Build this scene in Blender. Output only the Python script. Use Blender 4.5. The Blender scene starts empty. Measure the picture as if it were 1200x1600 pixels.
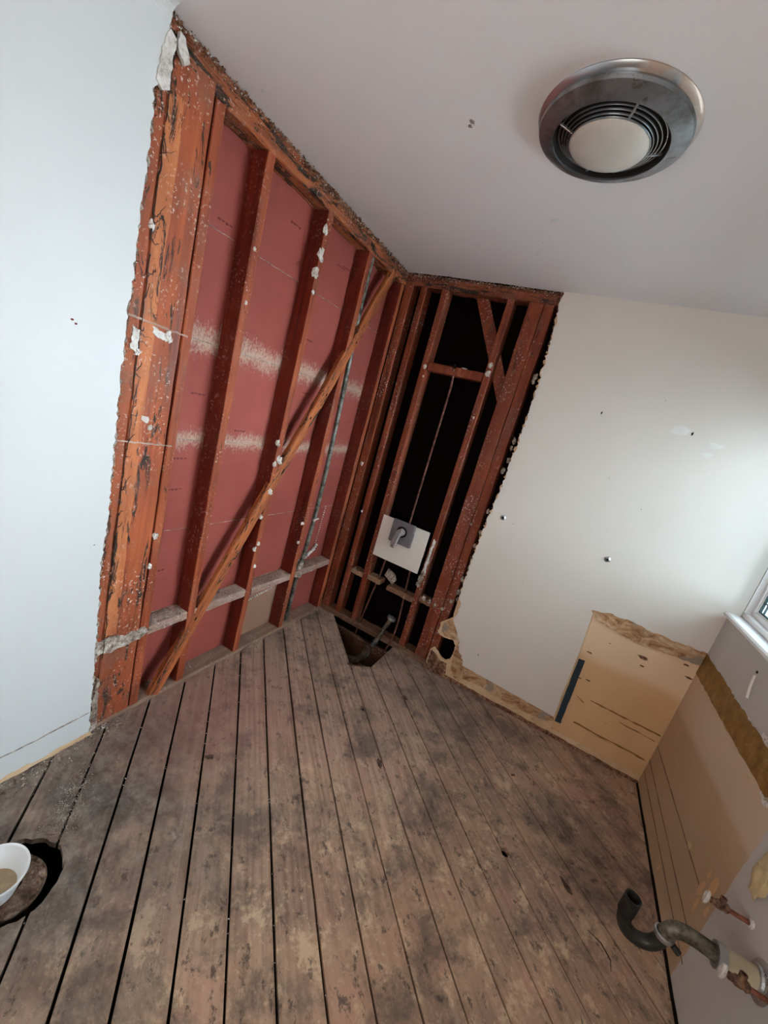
import bpy, bmesh, math, random
from mathutils import Vector, Matrix, noise
from mathutils.geometry import tessellate_polygon

S = bpy.context.scene
C = S.collection
W = 2.2544      # distance from the framing corner to the window wall
H = 2.44        # ceiling height
YB = -3.35      # wall behind the camera
T = 0.02        # plaster thickness in front of the stud faces

# ------------------------------------------------------------------ camera
cam_d = bpy.data.cameras.new('camera')
cam = bpy.data.objects.new('camera', cam_d)
C.objects.link(cam)
R = ((0.8553473274605442, 0.4432093201431013, 0.2682283503740692),
     (0.3444649687933167, -0.09984644543784138, -0.9334744627506676),
     (-0.38694293465616336, 0.8908401573075374, -0.23807347489369324))
cam.matrix_world = Matrix(((R[0][0], -R[1][0], -R[2][0], 1.3896),
                           (R[0][1], -R[1][1], -R[2][1], -2.5154),
                           (R[0][2], -R[1][2], -R[2][2], 1.5853),
                           (0, 0, 0, 1)))
cam_d.sensor_fit = 'HORIZONTAL'
cam_d.sensor_width = 36.0
cam_d.lens = 36.0 * 630.76 / 1200.0
cam_d.clip_start = 0.02
S.camera = cam

# ------------------------------------------------------------------ world and lights
wd = bpy.data.worlds.new('world')
S.world = wd
wd.use_nodes = True
bg = wd.node_tree.nodes['Background']
bg.inputs['Color'].default_value = (0.42, 0.76, 0.84, 1)
bg.inputs['Strength'].default_value = 1.0


def area(name, loc, rot, sx, sy, power, col):
    l = bpy.data.lights.new(name, 'AREA')
    l.shape = 'RECTANGLE'
    l.size = sx
    l.size_y = sy
    l.energy = power
    l.color = col
    o = bpy.data.objects.new(name, l)
    o.location = loc
    o.rotation_euler = rot
    C.objects.link(o)
    return o


# daylight entering through the window, and an added fill light standing unseen in the doorway behind the camera
WY0, WY1, WZ0, WZ1 = -1.45, 0.0, 1.10, 2.06
day = area('daylight', (W + 1.75, 0.12, 2.0), (0, math.radians(90 - 12), 0), 2.2, 2.3, 285, (0.82, 0.91, 1.0))
fill = area('fill_light', (1.25, YB + 0.03, 1.45), (math.radians(106), 0, 0), 1.0, 1.6, 14.0, (1.0, 0.88, 0.78))

S.view_settings.view_transform = 'Standard'
S.view_settings.look = 'None'
S.view_settings.gamma = 1
S.view_settings.use_curve_mapping = False
S.view_settings.exposure = 0.85

# ------------------------------------------------------------------ materials


class NT:
    def __init__(self, name):
        self.m = bpy.data.materials.new(name)
        self.m.use_nodes = True
        self.t = self.m.node_tree
        self.b = self.t.nodes['Principled BSDF']
        self.b.inputs['Specular IOR Level'].default_value = 0.3
        self.tc = self.n('ShaderNodeTexCoord')
        self.co = self.tc.outputs['Object']

    def n(self, typ, **kw):
        nd = self.t.nodes.new(typ)
        for k, v in kw.items():
            setattr(nd, k, v)
        return nd

    def l(self, a, b):
        self.t.links.new(a, b)

    def map(self, scale=(1, 1, 1), rot=(0, 0, 0), loc=(0, 0, 0), src=None):
        m = self.n('ShaderNodeMapping')
        m.inputs['Scale'].default_value = scale
        m.inputs['Rotation'].default_value = rot
        m.inputs['Location'].default_value = loc
        self.l(src or self.co, m.inputs['Vector'])
        return m.outputs[0]

    def noise(self, vec, scale, detail=4, rough=.55, dist=0):
        n = self.n('ShaderNodeTexNoise')
        n.inputs['Scale'].default_value = scale
        n.inputs['Detail'].default_value = detail
        n.inputs['Roughness'].default_value = rough
        n.inputs['Distortion'].default_value = dist
        self.l(vec, n.inputs['Vector'])
        return n.outputs[0]

    def ramp(self, fac, stops, interp='LINEAR'):
        r = self.n('ShaderNodeValToRGB')
        r.color_ramp.interpolation = interp
        els = r.color_ramp.elements
        while len(els) < len(stops):
            els.new(0.5)
        for e, (p, c) in zip(els, stops):
            e.position = p
            e.color = (c, c, c, 1) if isinstance(c, (int, float)) else (*c, 1)
        self.l(fac, r.inputs[0])
        return r.outputs[0]

    def mix(self, fac, a, b, mode='MIX'):
        m = self.n('ShaderNodeMix', data_type='RGBA', blend_type=mode)
        for sock, v in ((m.inputs[0], fac), (m.inputs[6], a), (m.inputs[7], b)):
            if isinstance(v, (int, float)):
                sock.default_value = v
            elif isinstance(v, tuple):
                sock.default_value = (*v, 1)
            else:
                self.l(v, sock)
        return m.outputs[2]

    def math(self, op, a, b=0.0, clamp=False):
        m = self.n('ShaderNodeMath', operation=op, use_clamp=clamp)
        for sock, v in ((m.inputs[0], a), (m.inputs[1], b)):
            if isinstance(v, (int, float)):
                sock.default_value = v
            else:
                self.l(v, sock)
        return m.outputs[0]

    def sep(self, src=None):
        s = self.n('ShaderNodeSeparateXYZ')
        self.l(src or self.co, s.inputs[0])
        return s.outputs

    def bump(self, h, strength=.3, dist=.003):
        b = self.n('ShaderNodeBump')
        b.inputs['Strength'].default_value = strength
        b.inputs['Distance'].default_value = dist
        self.l(h, b.inputs['Height'])
        self.l(b.outputs[0], self.b.inputs['Normal'])

    def out(self, col, rough=.7, metal=0):
        if isinstance(col, tuple):
            self.b.inputs['Base Color'].default_value = (*col, 1)
        else:
            self.l(col, self.b.inputs['Base Color'])
        if isinstance(rough, (int, float)):
            self.b.inputs['Roughness'].default_value = rough
        else:
            self.l(rough, self.b.inputs['Roughness'])
        self.b.inputs['Metallic'].default_value = metal
        return self.m


def band(k, z, centre, half):
    """1 inside centre +- half, soft edges"""
    d = k.math('ABSOLUTE', k.math('SUBTRACT', z, centre))
    return k.math('SUBTRACT', 1.0, k.math('DIVIDE', d, half), clamp=True)


def wood(name, axis='z', rot=(0, 0, 0), c0=(.10, .022, .008), c1=(.36, .085, .026), c2=(.56, .20, .065), tar=.45, dust=.5, grime=(.02, .012, .009)):
    k = NT(name)
    s = {'z': (28, 28, 1.6), 'y': (28, 1.6, 28), 'x': (1.6, 28, 28)}[axis]
    base = k.map(rot=rot)
    g = k.map(scale=s, src=base)
    oi = k.n('ShaderNodeObjectInfo')
    add = k.n('ShaderNodeVectorMath', operation='ADD')
    k.l(g, add.inputs[0])
    k.l(oi.outputs['Random'], add.inputs[1])
    gr = k.noise(add.outputs[0], 1.3, 5, .55, .5)
    col = k.ramp(gr, [(.22, c0), (.45, c1), (.80, c2)])
    big = k.noise(k.map(scale=(3, 3, 1.4) if axis == 'z' else (2, 2, 2)), 2.2, 3)
    col = k.mix(k.ramp(big, [(.42, 0), (.62, .55)]), col, tuple(c * .55 for c in c1))
    # black adhesive / char marks, crooked
    t = k.noise(k.map(scale=tuple(v ** .62 for v in s), src=base), 3.4, 7, .74, 1.2)
    col = k.mix(k.ramp(t, [(.665 - .12 * tar, 0), (.70 - .12 * tar, 1)]), col, grime)
    d = k.noise(k.co, 85, 3, .6)
    d2 = k.noise(k.co, 5, 3, .6)
    dm = k.math('MULTIPLY', k.ramp(d, [(.585, 0), (.64, 1)]), k.ramp(d2, [(.45, 0), (.62, 1)]))
    col = k.mix(k.math('MULTIPLY', dm, dust), col, (.62, .52, .46))
    dd = k.noise(k.map(loc=(3, 1, 7)), 7, 6, .72)
    col = k.mix(k.math('MULTIPLY', k.ramp(dd, [(.50, 0), (.66, .62)]), dust), col, (.20, .095, .065))
    k.bump(k.math('ADD', gr, k.math('MULTIPLY', d, .4)), .55, .003)
    return k.out(col, k.ramp(gr, [(.3, .5), (.7, .8)]))


M = {}
M['stud'] = wood('stud_wood', 'z', c0=(.08, .014, .005), c1=(.26, .050, .017), c2=(.40, .11, .037))
M['stud_side_shade'] = wood('shaded_stud_side', 'z', c0=(.05, .004, .0015), c1=(.13, .012, .004), c2=(.20, .026, .008), tar=.3, dust=.2)  # stud wood darkened and reddened, shade painted into the side faces
M['stud_dark'] = wood('back_stud_wood', 'z', c0=(.05, .010, .004), c1=(.20, .036, .013), c2=(.33, .085, .034), tar=.4, dust=.8)
M['post'] = wood('post_wood', 'z', c0=(.11, .020, .007), c1=(.28, .058, .019), c2=(.42, .115, .040), tar=.85, dust=.9)
M['post_light'] = wood('scraped_post_wood', 'z', c0=(.18, .045, .014), c1=(.42, .12, .040), c2=(.56, .22, .085), tar=1.0, dust=.5)
M['plate'] = wood('plate_wood', 'y', c0=(.07, .02, .008), c1=(.28, .070, .024), c2=(.50, .18, .06), tar=1.2)
M['plate_x'] = wood('back_plate_wood', 'x', c0=(.05, .016, .008), c1=(.20, .045, .018), c2=(.38, .13, .055), tar=1.1)
M['dark_wood'] = wood('dark_underfloor_wood', 'x', c0=(.02, .008, .005), c1=(.055, .018, .009), c2=(.10, .045, .025), tar=.3, dust=.5)
M['brace'] = wood('brace_wood', 'z', rot=(math.radians(28.5), 0, 0), c0=(.10, .024, .008), c1=(.33, .085, .024), c2=(.54, .20, .065), tar=1.0, dust=.15)
M['sole'] = wood('sole_plate_wood', 'y', c0=(.12, .07, .045), c1=(.22, .13, .09), c2=(.33, .22, .16), tar=.1, dust=.5)
M['sole_x'] = wood('back_sole_plate_wood', 'x', c0=(.08, .04, .025), c1=(.17, .085, .05), c2=(.28, .17, .11), tar=.3, dust=.6)
M['block'] = wood('dusty_block_wood', 'y', c0=(.20, .10, .07), c1=(.34, .21, .16), c2=(.50, .40, .34), tar=.25, dust=1)
M['block_x'] = wood('dusty_back_block_wood', 'x', c0=(.10, .045, .025), c1=(.25, .12, .07), c2=(.42, .28, .19), tar=.3, dust=.8)


def mk_panel():
    k = NT('pink_gypsum_board')
    x, y, z = k.sep()
    a = k.noise(k.co, 3, 4)
    col = k.ramp(a, [(.3, (.235, .045, .033)), (.7, (.300, .066, .051))])
    speck = k.noise(k.map(scale=(1, 1, .6)), 105, 5, .85)
    wob = k.noise(k.co, 9, 3)
    wv = k.math('MULTIPLY', k.math('SUBTRACT', wob, .5), .07)
    zz = k.math('ADD', z, wv)
    b1 = band(k, zz, 1.655, .150)
    b2 = band(k, zz, 1.245, .105)
    bb = k.math('MAXIMUM', b1, b2)
    m = k.math('ADD', k.math('MULTIPLY', bb, .50), speck)
    dust = k.ramp(m, [(.80, 0), (1.00, .80)])
    col = k.mix(k.math('MULTIPLY', dust, k.ramp(bb, [(0, 0), (.12, 1)])), col, (.46, .33, .25))
    tan = k.noise(k.map(scale=(1, .6, 2)), 2.1, 3)
    low = k.math('MULTIPLY', k.math('LESS_THAN', z, .30), k.math('GREATER_THAN', y, -.82))
    low = k.math('MULTIPLY', low, k.math('LESS_THAN', y, -.42))
    col = k.mix(k.math('MULTIPLY', low, .8), col, (.27, .17, .11))
    st = k.noise(k.map(scale=(2, 30, 2)), 3, 3)
    col = k.mix(k.ramp(st, [(.7, 0), (.8, .25)]), col, (.2, .03, .025))
    k.bump(speck, .12, .001)
    return k.out(col, .75)


M['panel'] = mk_panel()


def mk_paint(name, c, spread=.04, bump=.15, rough=.55, warm=None):
    k = NT(name)
    a = k.noise(k.co, 2.2, 5)
    lo = tuple(v * (1 - spread) for v in c)
    col = k.ramp(a, [(.3, lo), (.7, c)])
    s = k.noise(k.co, 17, 6, .7)
    col = k.mix(k.ramp(s, [(.70, 0), (.78, .35)]), col, tuple(v * .8 for v in c))
    if warm:
        b = k.noise(k.map(scale=(1, 1, .5)), 1.1, 2)
        col = k.mix(k.ramp(b, [(.4, 0), (.65, .5)]), col, warm)
    k.bump(k.noise(k.co, 60, 5), bump, .002)
    return k.out(col, rough)


M['white_left'] = mk_paint('left_wall_white_paint', (.60, .605, .61), .04)
M['ceil'] = mk_paint('ceiling_white_paint', (.72, .685, .69), .04, .25, .6)
M['white_back'] = mk_paint('back_wall_cream_paint', (.68, .63, .585), .04, .15, .5)
M['front_paint'] = mk_paint('plain_white_paint', (.72, .70, .67), .04)
M['trim'] = mk_paint('glossy_white_trim_paint', (.80, .80, .80), .03, .05, .3)


def mk_core(name, a, b, d, sc=70):
    k = NT(name)
    n1 = k.noise(k.co, sc, 6, .75)
    n2 = k.noise(k.co, 9, 3)
    col = k.ramp(n1, [(.36, d), (.47, a), (.66, b)])
    col = k.mix(k.ramp(n2, [(.45, 0), (.6, .45)]), col, d)
    k.bump(n1, 1, .006)
    return k.out(col, .95)


M['core'] = mk_core('broken_plaster_core', (.34, .27, .22), (.62, .56, .50), (.06, .035, .025))
M['rubble'] = mk_core('plaster_rubble_mix', (.28, .22, .18), (.62, .56, .50), (.12, .08, .06), 40)
M['crust'] = mk_core('dark_plaster_crust', (.20, .085, .045), (.48, .31, .22), (.070, .026, .014), 45)
M['lump'] = mk_core('white_plaster_lump', (.66, .62, .58), (.85, .82, .78), (.40, .34, .30), 55)


def mk_bare():
    k = NT('bare_tan_gypsum_lath')
    x, y, z = k.sep()
    a = k.noise(k.map(scale=(1, 1, 1)), 4.5, 6, .65, .5)
    col = k.ramp(a, [(.25, (.30, .18, .09)), (.45, (.60, .40, .24)), (.7, (.72, .54, .37))])
    b = k.noise(k.map(scale=(1, 1, 3)), 7, 6, .75, 1.2)
    col = k.mix(k.ramp(b, [(.60, 0), (.68, .6)]), col, (.22, .11, .05))
    s = k.noise(k.co, 45, 4)
    col = k.mix(k.ramp(s, [(.66, 0), (.72, .35)]), col, (.62, .53, .44))
    k.bump(a, .5, .004)
    return k.out(col, .8)


M['bare'] = mk_bare()


def mk_patch():
    k = NT('tan_unpainted_board')
    x, y, z = k.sep()
    a = k.noise(k.map(scale=(1.5, 1, 1)), 3, 4)
    col = k.ramp(a, [(.3, (.58, .355, .185)), (.7, (.66, .42, .23))])
    up = k.ramp(k.math('ADD', z, k.math('MULTIPLY', k.math('SUBTRACT', k.noise(k.map(scale=(1, 1, 0)), 1.5, 2), .5), .12)), [(.545, 0), (.60, 1)])
    col = k.mix(up, col, (.74, .54, .36))
    sm = k.noise(k.map(scale=(1.2, 1, 9)), 4, 5, .6, .7)
    low = k.math('MULTIPLY', k.ramp(sm, [(.64, 0), (.70, .7)]), k.math('LESS_THAN', z, .42))
    col = k.mix(low, col, (.20, .115, .05))
    k.bump(k.noise(k.co, 30, 4), .15, .002)
    return k.out(col, .55)


M['patch'] = mk_patch()


def mk_torn():
    k = NT('torn_brown_paper')
    a = k.noise(k.map(scale=(1, 1, 2)), 9, 6, .7, 1.5)
    col = k.ramp(a, [(.32, (.16, .08, .045)), (.42, (.34, .17, .08)), (.55, (.52, .33, .19)), (.70, (.66, .52, .38))])
    b = k.noise(k.map(scale=(1, 1, 1.6)), 5, 5, .6, 1)
    col = k.mix(k.ramp(b, [(.56, 0), (.59, .85)]), col, (.30, .25, .21))
    k.bump(a, .9, .005)
    return k.out(col, .85)


M['torn'] = mk_torn()


def mk_right():
    """wall under the window: grey-white paint, tan unpainted field behind the missing vanity"""
    k = NT('right_wall_paint')
    x, y, z = k.sep()
    n = k.noise(k.co, 3, 4)
    n2 = k.noise(k.map(scale=(1, 1, 1)), 14, 5, .7)
    wob = k.math('MULTIPLY', k.math('SUBTRACT', n2, .5), .02)
    white = k.ramp(n, [(.3, (.47, .455, .43)), (.7, (.52, .50, .475))])
    tan_lo = k.ramp(n, [(.3, (.42, .295, .18)), (.7, (.46, .325, .20))])
    tan_hi = (.56, .43, .31)
    lohi = k.ramp(k.math('SUBTRACT', k.math('ADD', z, wob), k.math('MULTIPLY', y, -.065)), [(.50, 0), (.535, 1)])
    tan = k.mix(lohi, tan_lo, tan_hi)
    inside = k.math('MULTIPLY', k.math('GREATER_THAN', k.math('ADD', y, k.math('MULTIPLY', wob, 1.0)), -.985), k.math('LESS_THAN', z, .76))
    col = k.mix(inside, white, tan)
    st = k.noise(k.map(scale=(1, 1, 5)), 5, 4, .6, .5)
    col = k.mix(k.math('MULTIPLY', k.ramp(st, [(.66, 0), (.72, .4)]), inside), col, (.55, .45, .33))
    k.bump(k.noise(k.co, 40, 5), .15, .002)
    return k.out(col, .5)


M['right'] = mk_right()


def mk_glue():
    k = NT('ochre_adhesive_strip')
    a = k.noise(k.co, 16, 6, .75)
    col = k.ramp(a, [(.3, (.13, .055, .010)), (.5, (.23, .115, .022)), (.72, (.36, .22, .07))])
    k.bump(a, .6, .003)
    return k.out(col, .5)


M['glue'] = mk_glue()


def mk_floor():
    k = NT('worn_subfloor_boards')
    oi = k.n('ShaderNodeObjectInfo')
    r = oi.outputs['Random']
    rot = k.map(rot=(0, 0, math.radians(-45)))          # boards run along (-1,1): after this turn along local y
    off = k.n('ShaderNodeCombineXYZ')
    k.l(k.math('MULTIPLY', r, 13.0), off.inputs[0])
    k.l(k.math('MULTIPLY', r, 31.0), off.inputs[1])
    ad = k.n('ShaderNodeVectorMath', operation='ADD')
    k.l(rot, ad.inputs[0])
    k.l(off.outputs[0], ad.inputs[1])
    gv = k.map(scale=(9, .55, 1), src=ad.outputs[0])
    g = k.noise(gv, 3.0, 4, .6, 1.1)
    rings = k.n('ShaderNodeTexWave', wave_type='BANDS', bands_direction='X')
    k.l(gv, rings.inputs['Vector'])
    rings.inputs['Scale'].default_value = 1.3
    rings.inputs['Distortion'].default_value = 9
    rings.inputs['Detail'].default_value = 3
    rings.inputs['Detail Scale'].default_value = .8
    col = k.ramp(g, [(.25, (.175, .100, .070)), (.5, (.290, .180, .130)), (.75, (.400, .270, .200))])
    bcol = k.ramp(r, [(0, .80), (.35, 1.0), (.7, .9), (1, 1.12)])
    col = k.mix(k.math('MULTIPLY', k.ramp(k.noise(k.map(loc=(2, 9, 0), src=ad.outputs[0]), 1.5, 2), [(.45, 0), (.6, .35)]), 1.0), col, k.ramp(rings.outputs[0], [(.0, (.10, .052, .038)), (.35, (.27, .17, .12)), (1, (.34, .23, .17))]))
    col = k.mix(1.0, col, bcol, 'MULTIPLY')
    fib = k.noise(k.map(scale=(60, 2.2, 1), src=ad.outputs[0]), 2.4, 4, .7)
    col = k.mix(k.ramp(fib, [(.50, 0), (.66, .45)]), col, (.115, .070, .050))
    x, y, z = k.sep()
    # dirt, paint and adhesive left on the boards
    t2 = k.noise(k.map(loc=(4, 2, 0)), 2.3, 6, .66)
    reg = k.ramp(k.math('ADD', k.math('MULTIPLY', x, .45), k.math('MULTIPLY', y, -.30)), [(.50, .10), (1.0, 1)])
    col = k.mix(k.math('MULTIPLY', k.ramp(t2, [(.42, 0), (.62, .55)]), reg), col, (.44, .285, .185))
    t3 = k.noise(k.map(loc=(1, 7, 0)), 3.1, 7, .70)
    col = k.mix(k.math('MULTIPLY', k.ramp(t3, [(.51, 0), (.63, .45)]), reg), col, (.40, .21, .16))
    t4 = k.noise(k.map(loc=(8, 3, 0), src=rot, scale=(1.25, 1, 1)), 8.5, 8, .74)
    col = k.mix(k.math('MULTIPLY', k.ramp(t4, [(.54, 0), (.60, .65)]), reg), col, (.52, .37, .245))
    t6 = k.noise(k.map(loc=(5, 5, 0)), 42, 5, .75)
    col = k.mix(k.math('MULTIPLY', k.ramp(t6, [(.57, 0), (.64, .55)]), reg), col, (.50, .36, .25))
    t1 = k.noise(k.co, 4.2, 8, .74, .3)
    col = k.mix(k.ramp(t1, [(.49, 0), (.61, .70)]), col, (.080, .060, .049))
    t5 = k.noise(k.map(src=rot, scale=(1.5, .9, 1)), 17, 7, .76)
    col = k.mix(k.ramp(t5, [(.56, 0), (.62, .8)]), col, (.052, .038, .031))
    col = k.mix(1.0, col, k.mix(k.math('MULTIPLY', reg, .6), (1.08, 1.10, 1.10), (1.42, 1.45, 1.42)), 'MULTIPLY')  # paints in light: boards brightened towards the right and the camera
    # dark mouldy area between the board centre and the far wall
    px = k.math('SUBTRACT', x, 1.13)
    py = k.math('SUBTRACT', y, -.30)
    dd = k.math('SQRT', k.math('ADD', k.math('POWER', px, 2), k.math('POWER', py, 2)))
    ms = k.math('MULTIPLY', k.ramp(dd, [(.0, .75), (.42, 0)]), k.ramp(k.noise(k.co, 6, 5, .7), [(.35, .2), (.6, 1)]))
    col = k.mix(ms, col, (.07, .065, .062))
    px = k.math('SUBTRACT', x, 1.98)
    py = k.math('SUBTRACT', y, -.72)
    dd = k.math('SQRT', k.math('ADD', k.math('POWER', px, 2), k.math('POWER', py, 2)))
    ms = k.math('MULTIPLY', k.ramp(dd, [(.0, .95), (.38, 0)]), k.ramp(k.noise(k.co, 7, 5, .7), [(.35, .1), (.6, 1)]))
    col = k.mix(ms, col, (.06, .036, .026))
    # grey plaster dust trodden in at the left
    px = k.math('SUBTRACT', x, .10)
    py = k.math('SUBTRACT', y, -1.92)
    dd = k.math('SQRT', k.math('ADD', k.math('POWER', px, 2), k.math('POWER', py, 2)))
    gm = k.math('MULTIPLY', k.ramp(dd, [(.38, 1), (.92, 0)]), k.ramp(k.noise(k.co, 5, 5, .7), [(.30, .45), (.55, 1)]))
    col = k.mix(k.math('MULTIPLY', gm, .85), col, k.ramp(k.noise(k.co, 11, 6, .75), [(.35, (.028, .023, .020)), (.5, (.095, .082, .070)), (.68, (.23, .205, .18))]))
    # faint reddish old paint near the left wall
    px = k.math('SUBTRACT', x, .25)
    py = k.math('SUBTRACT', y, -1.2)
    dd = k.math('SQRT', k.math('ADD', k.math('POWER', px, 2), k.math('POWER', py, 2)))
    col = k.mix(k.ramp(dd, [(.1, .42), (.55, 0)]), col, (.30, .125, .10))
    sp = k.noise(k.co, 160, 2, .5)
    col = k.mix(k.ramp(sp, [(.72, 0), (.76, .6)]), col, (.55, .48, .41))
    k.bump(k.math('ADD', g, k.math('MULTIPLY', t5, .5)), .5, .003)
    return k.out(col, k.ramp(t1, [(.3, .48), (.7, .75)]))


M['floor'] = mk_floor()


def mk_metal(name, c, rough=.35, c2=None, sc=20, metal=1.0, th=(.45, .6)):
    k = NT(name)
    a = k.noise(k.co, sc, 5, .65)
    col = k.mix(k.ramp(a, [(th[0], 0), (th[1], 1)]), c, c2 or tuple(v * .6 for v in c))
    k.bump(a, .15, .001)
    return k.out(col, k.ramp(a, [(.3, rough), (.7, min(1, rough + .25))]), metal)


M['galv'] = mk_metal('dull_galvanised_steel', (.20, .20, .175), .5, (.085, .085, .07), 30, .7)
M['chrome'] = mk_metal('tarnished_chrome', (.50, .53, .56), .22, (.30, .30, .29), 9, .95, (.5, .75))
M['fan_trim'] = mk_metal('pitted_chrome_trim', (.30, .325, .35), .25, (.13, .12, .11), 12, .9, (.45, .7))
M['fan_rim'] = mk_metal('rusted_metal_rim', (.46, .48, .50), .3, (.42, .28, .17), 7, .75, (.42, .6))
kr = NT('fan_rim_with_rust')
rx, ry, rz = kr.sep()
rn = kr.noise(kr.co, 14, 5, .6)
rm = kr.ramp(kr.math('ADD', kr.math('ADD', kr.math('MULTIPLY', kr.math('SUBTRACT', rx, 1.15), 2.6), kr.math('MULTIPLY', kr.math('SUBTRACT', ry, -1.205), -1.2)), rn), [(.86, 0), (1.1, .7)])
kr.l(kr.math('SUBTRACT', 1.0, rm), kr.b.inputs['Metallic'])
M['fan_rim'] = kr.out(kr.mix(rm, (.46, .49, .52), (.40, .24, .14)), .32)
kr.l(kr.math('SUBTRACT', 1.0, rm), kr.b.inputs['Metallic'])
M['rust'] = mk_metal('corroded_brass', (.25, .14, .09), .6, (.10, .05, .035), 60, .5)
M['copper'] = mk_metal('dull_copper', (.38, .15, .10), .45, (.20, .08, .055), 40, .8)
M['copper_dark'] = mk_metal('dark_copper', (.24, .11, .085), .5, (.12, .055, .045), 40, .7)
M['pipe_dark'] = mk_metal('blackened_drain_tube', (.21, .185, .14), .4, (.05, .04, .03), 14, .5)
M['pipe_black'] = mk_metal('black_drain_tube', (.035, .032, .028), .35, (.018, .016, .014), 14, .3)
M['pipe_cream'] = mk_metal('cream_plastic_pipe', (.50, .42, .29), .4, (.40, .32, .20), 8, 0)
M['cast'] = mk_metal('rusted_cast_iron', (.11, .065, .045), .75, (.05, .03, .022), 35, .3)


def flat(name, c, rough=.5, metal=0, spread=.12, sc=25):
    k = NT(name)
    if rough > .85:
        k.b.inputs['Specular IOR Level'].default_value = 0.05
    a = k.noise(k.co, sc, 4)
    col = k.ramp(a, [(.3, tuple(v * (1 - spread) for v in c)), (.7, c)])
    return k.out(col, rough, metal)


M['felt'] = flat('black_building_paper', (.0045, .002, .0018), .9, spread=.5, sc=4)
M['void'] = flat('dark_crawlspace', (.012, .009, .007), .95)
M['white_plastic'] = flat('white_plastic', (.74, .71, .66), .35, spread=.03)
M['cup'] = flat('white_cup_plastic', (.80, .82, .84), .3, spread=.03)
M['cup_dirt'] = flat('brown_settled_dirt', (.50, .37, .23), .6, spread=.4)
M['grey_plastic'] = flat('grey_plastic', (.155, .14, .15), .35, spread=.06)
M['handle_grey'] = flat('clear_grey_handle_plastic', (.26, .24, .24), .2, spread=.2)
M['dome'] = flat('frosted_white_glass', (.52, .48, .43), .25, spread=.14, sc=9)
M['blue'] = flat('dark_blue_paint', (.030, .048, .066), .45, spread=.35)
M['black'] = flat('black_hole', (.012, .010, .009), .9)
M['tar'] = flat('black_adhesive', (.035, .018, .012), .6)
M['ink'] = flat('dark_stamp_ink', (.15, .022, .02), .8)
M['cream_lump'] = flat('cream_filler', (.60, .47, .27), .7, spread=.15)
M['lead'] = flat('dark_lead_bars', (.05, .08, .085), .5)
M['yellow_dark'] = flat('fan_cavity', (.016, .014, .013), .8)
M['hedge'] = flat('hedge_leaves', (.20, .34, .22), .8, spread=.6, sc=9)
M['lawn'] = flat('pale_yard_gravel', (.46, .45, .42), .9, spread=.4, sc=5)
M['wax'] = mk_core('rotten_wax_and_dirt', (.13, .07, .045), (.36, .27, .20), (.035, .02, .014), 35)

gk = bpy.data.materials.new('window_glass')
gk.use_nodes = True
gb = gk.node_tree.nodes['Principled BSDF']
gb.inputs['Base Color'].default_value = (.93, 1, 1, 1)
gb.inputs['Roughness'].default_value = 0.02
gb.inputs['IOR'].default_value = 1.01
gb.inputs['Transmission Weight'].default_value = 1.0
M['glass'] = gk

# ------------------------------------------------------------------ mesh helpers


def obj(name, bm, m, parent=None, smooth=False):
    me = bpy.data.meshes.new(name)
    bmesh.ops.recalc_face_normals(bm, faces=bm.faces)
    bm.to_mesh(me)
    bm.free()
    if smooth:
        for p in me.polygons:
            p.use_smooth = True
        me.set_sharp_from_angle(angle=math.radians(38))
    me.materials.append(M[m] if isinstance(m, str) else m)
    o = bpy.data.objects.new(name, me)
    C.objects.link(o)
    if parent:
        o.parent = parent
    return o


def tag(o, label=None, cat=None, group=None, kind=None):
    if label:
        o['label'] = label
    if cat:
        o['category'] = cat
    if group:
        o['group'] = group
    if kind:
        o['kind'] = kind
    return o


def empty(name, label, cat, group=None):
    o = bpy.data.objects.new(name, None)
    o.empty_display_size = .05
    C.objects.link(o)
    return tag(o, label, cat, group)


def box(lo, hi, bm=None):
    bm = bm or bmesh.new()
    vs = [bm.verts.new((x, y, z)) for x in (lo[0], hi[0]) for y in (lo[1], hi[1]) for z in (lo[2], hi[2])]
    for f in ((0, 1, 3, 2), (4, 6, 7, 5), (0, 4, 5, 1), (2, 3, 7, 6), (0, 2, 6, 4), (1, 5, 7, 3)):
        bm.faces.new([vs[i] for i in f])
    return bm


def timber(p0, p1, side, w, d, jit=.0012, ch=.003, n=12, seed=0, bm=None):
    """rough sawn member from p0 to p1, w across 'side', d across the third axis, edges eased and slightly uneven"""
    bm = bm or bmesh.new()
    rg = random.Random(seed)
    p0, p1 = Vector(p0), Vector(p1)
    ax = (p1 - p0).normalized()
    s = Vector(side)
    s = (s - ax * s.dot(ax)).normalized()
    t = ax.cross(s).normalized()
    prof = [(-w / 2 + ch, -d / 2), (w / 2 - ch, -d / 2), (w / 2, -d / 2 + ch), (w / 2, d / 2 - ch), (w / 2 - ch, d / 2), (-w / 2 + ch, d / 2), (-w / 2, d / 2 - ch), (-w / 2, -d / 2 + ch)]
    rings = []
    for i in range(n + 1):
        c = p0.lerp(p1, i / n)
        rings.append([bm.verts.new(c + s * (a + rg.uniform(-jit, jit)) + t * (b + rg.uniform(-jit, jit))) for a, b in prof])
    for a, b in zip(rings, rings[1:]):
        for j in range(8):
            bm.faces.new((a[j], a[(j + 1) % 8], b[(j + 1) % 8], b[j]))
    bm.faces.new(rings[0][::-1])
    bm.faces.new(rings[-1])
    return bm


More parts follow.
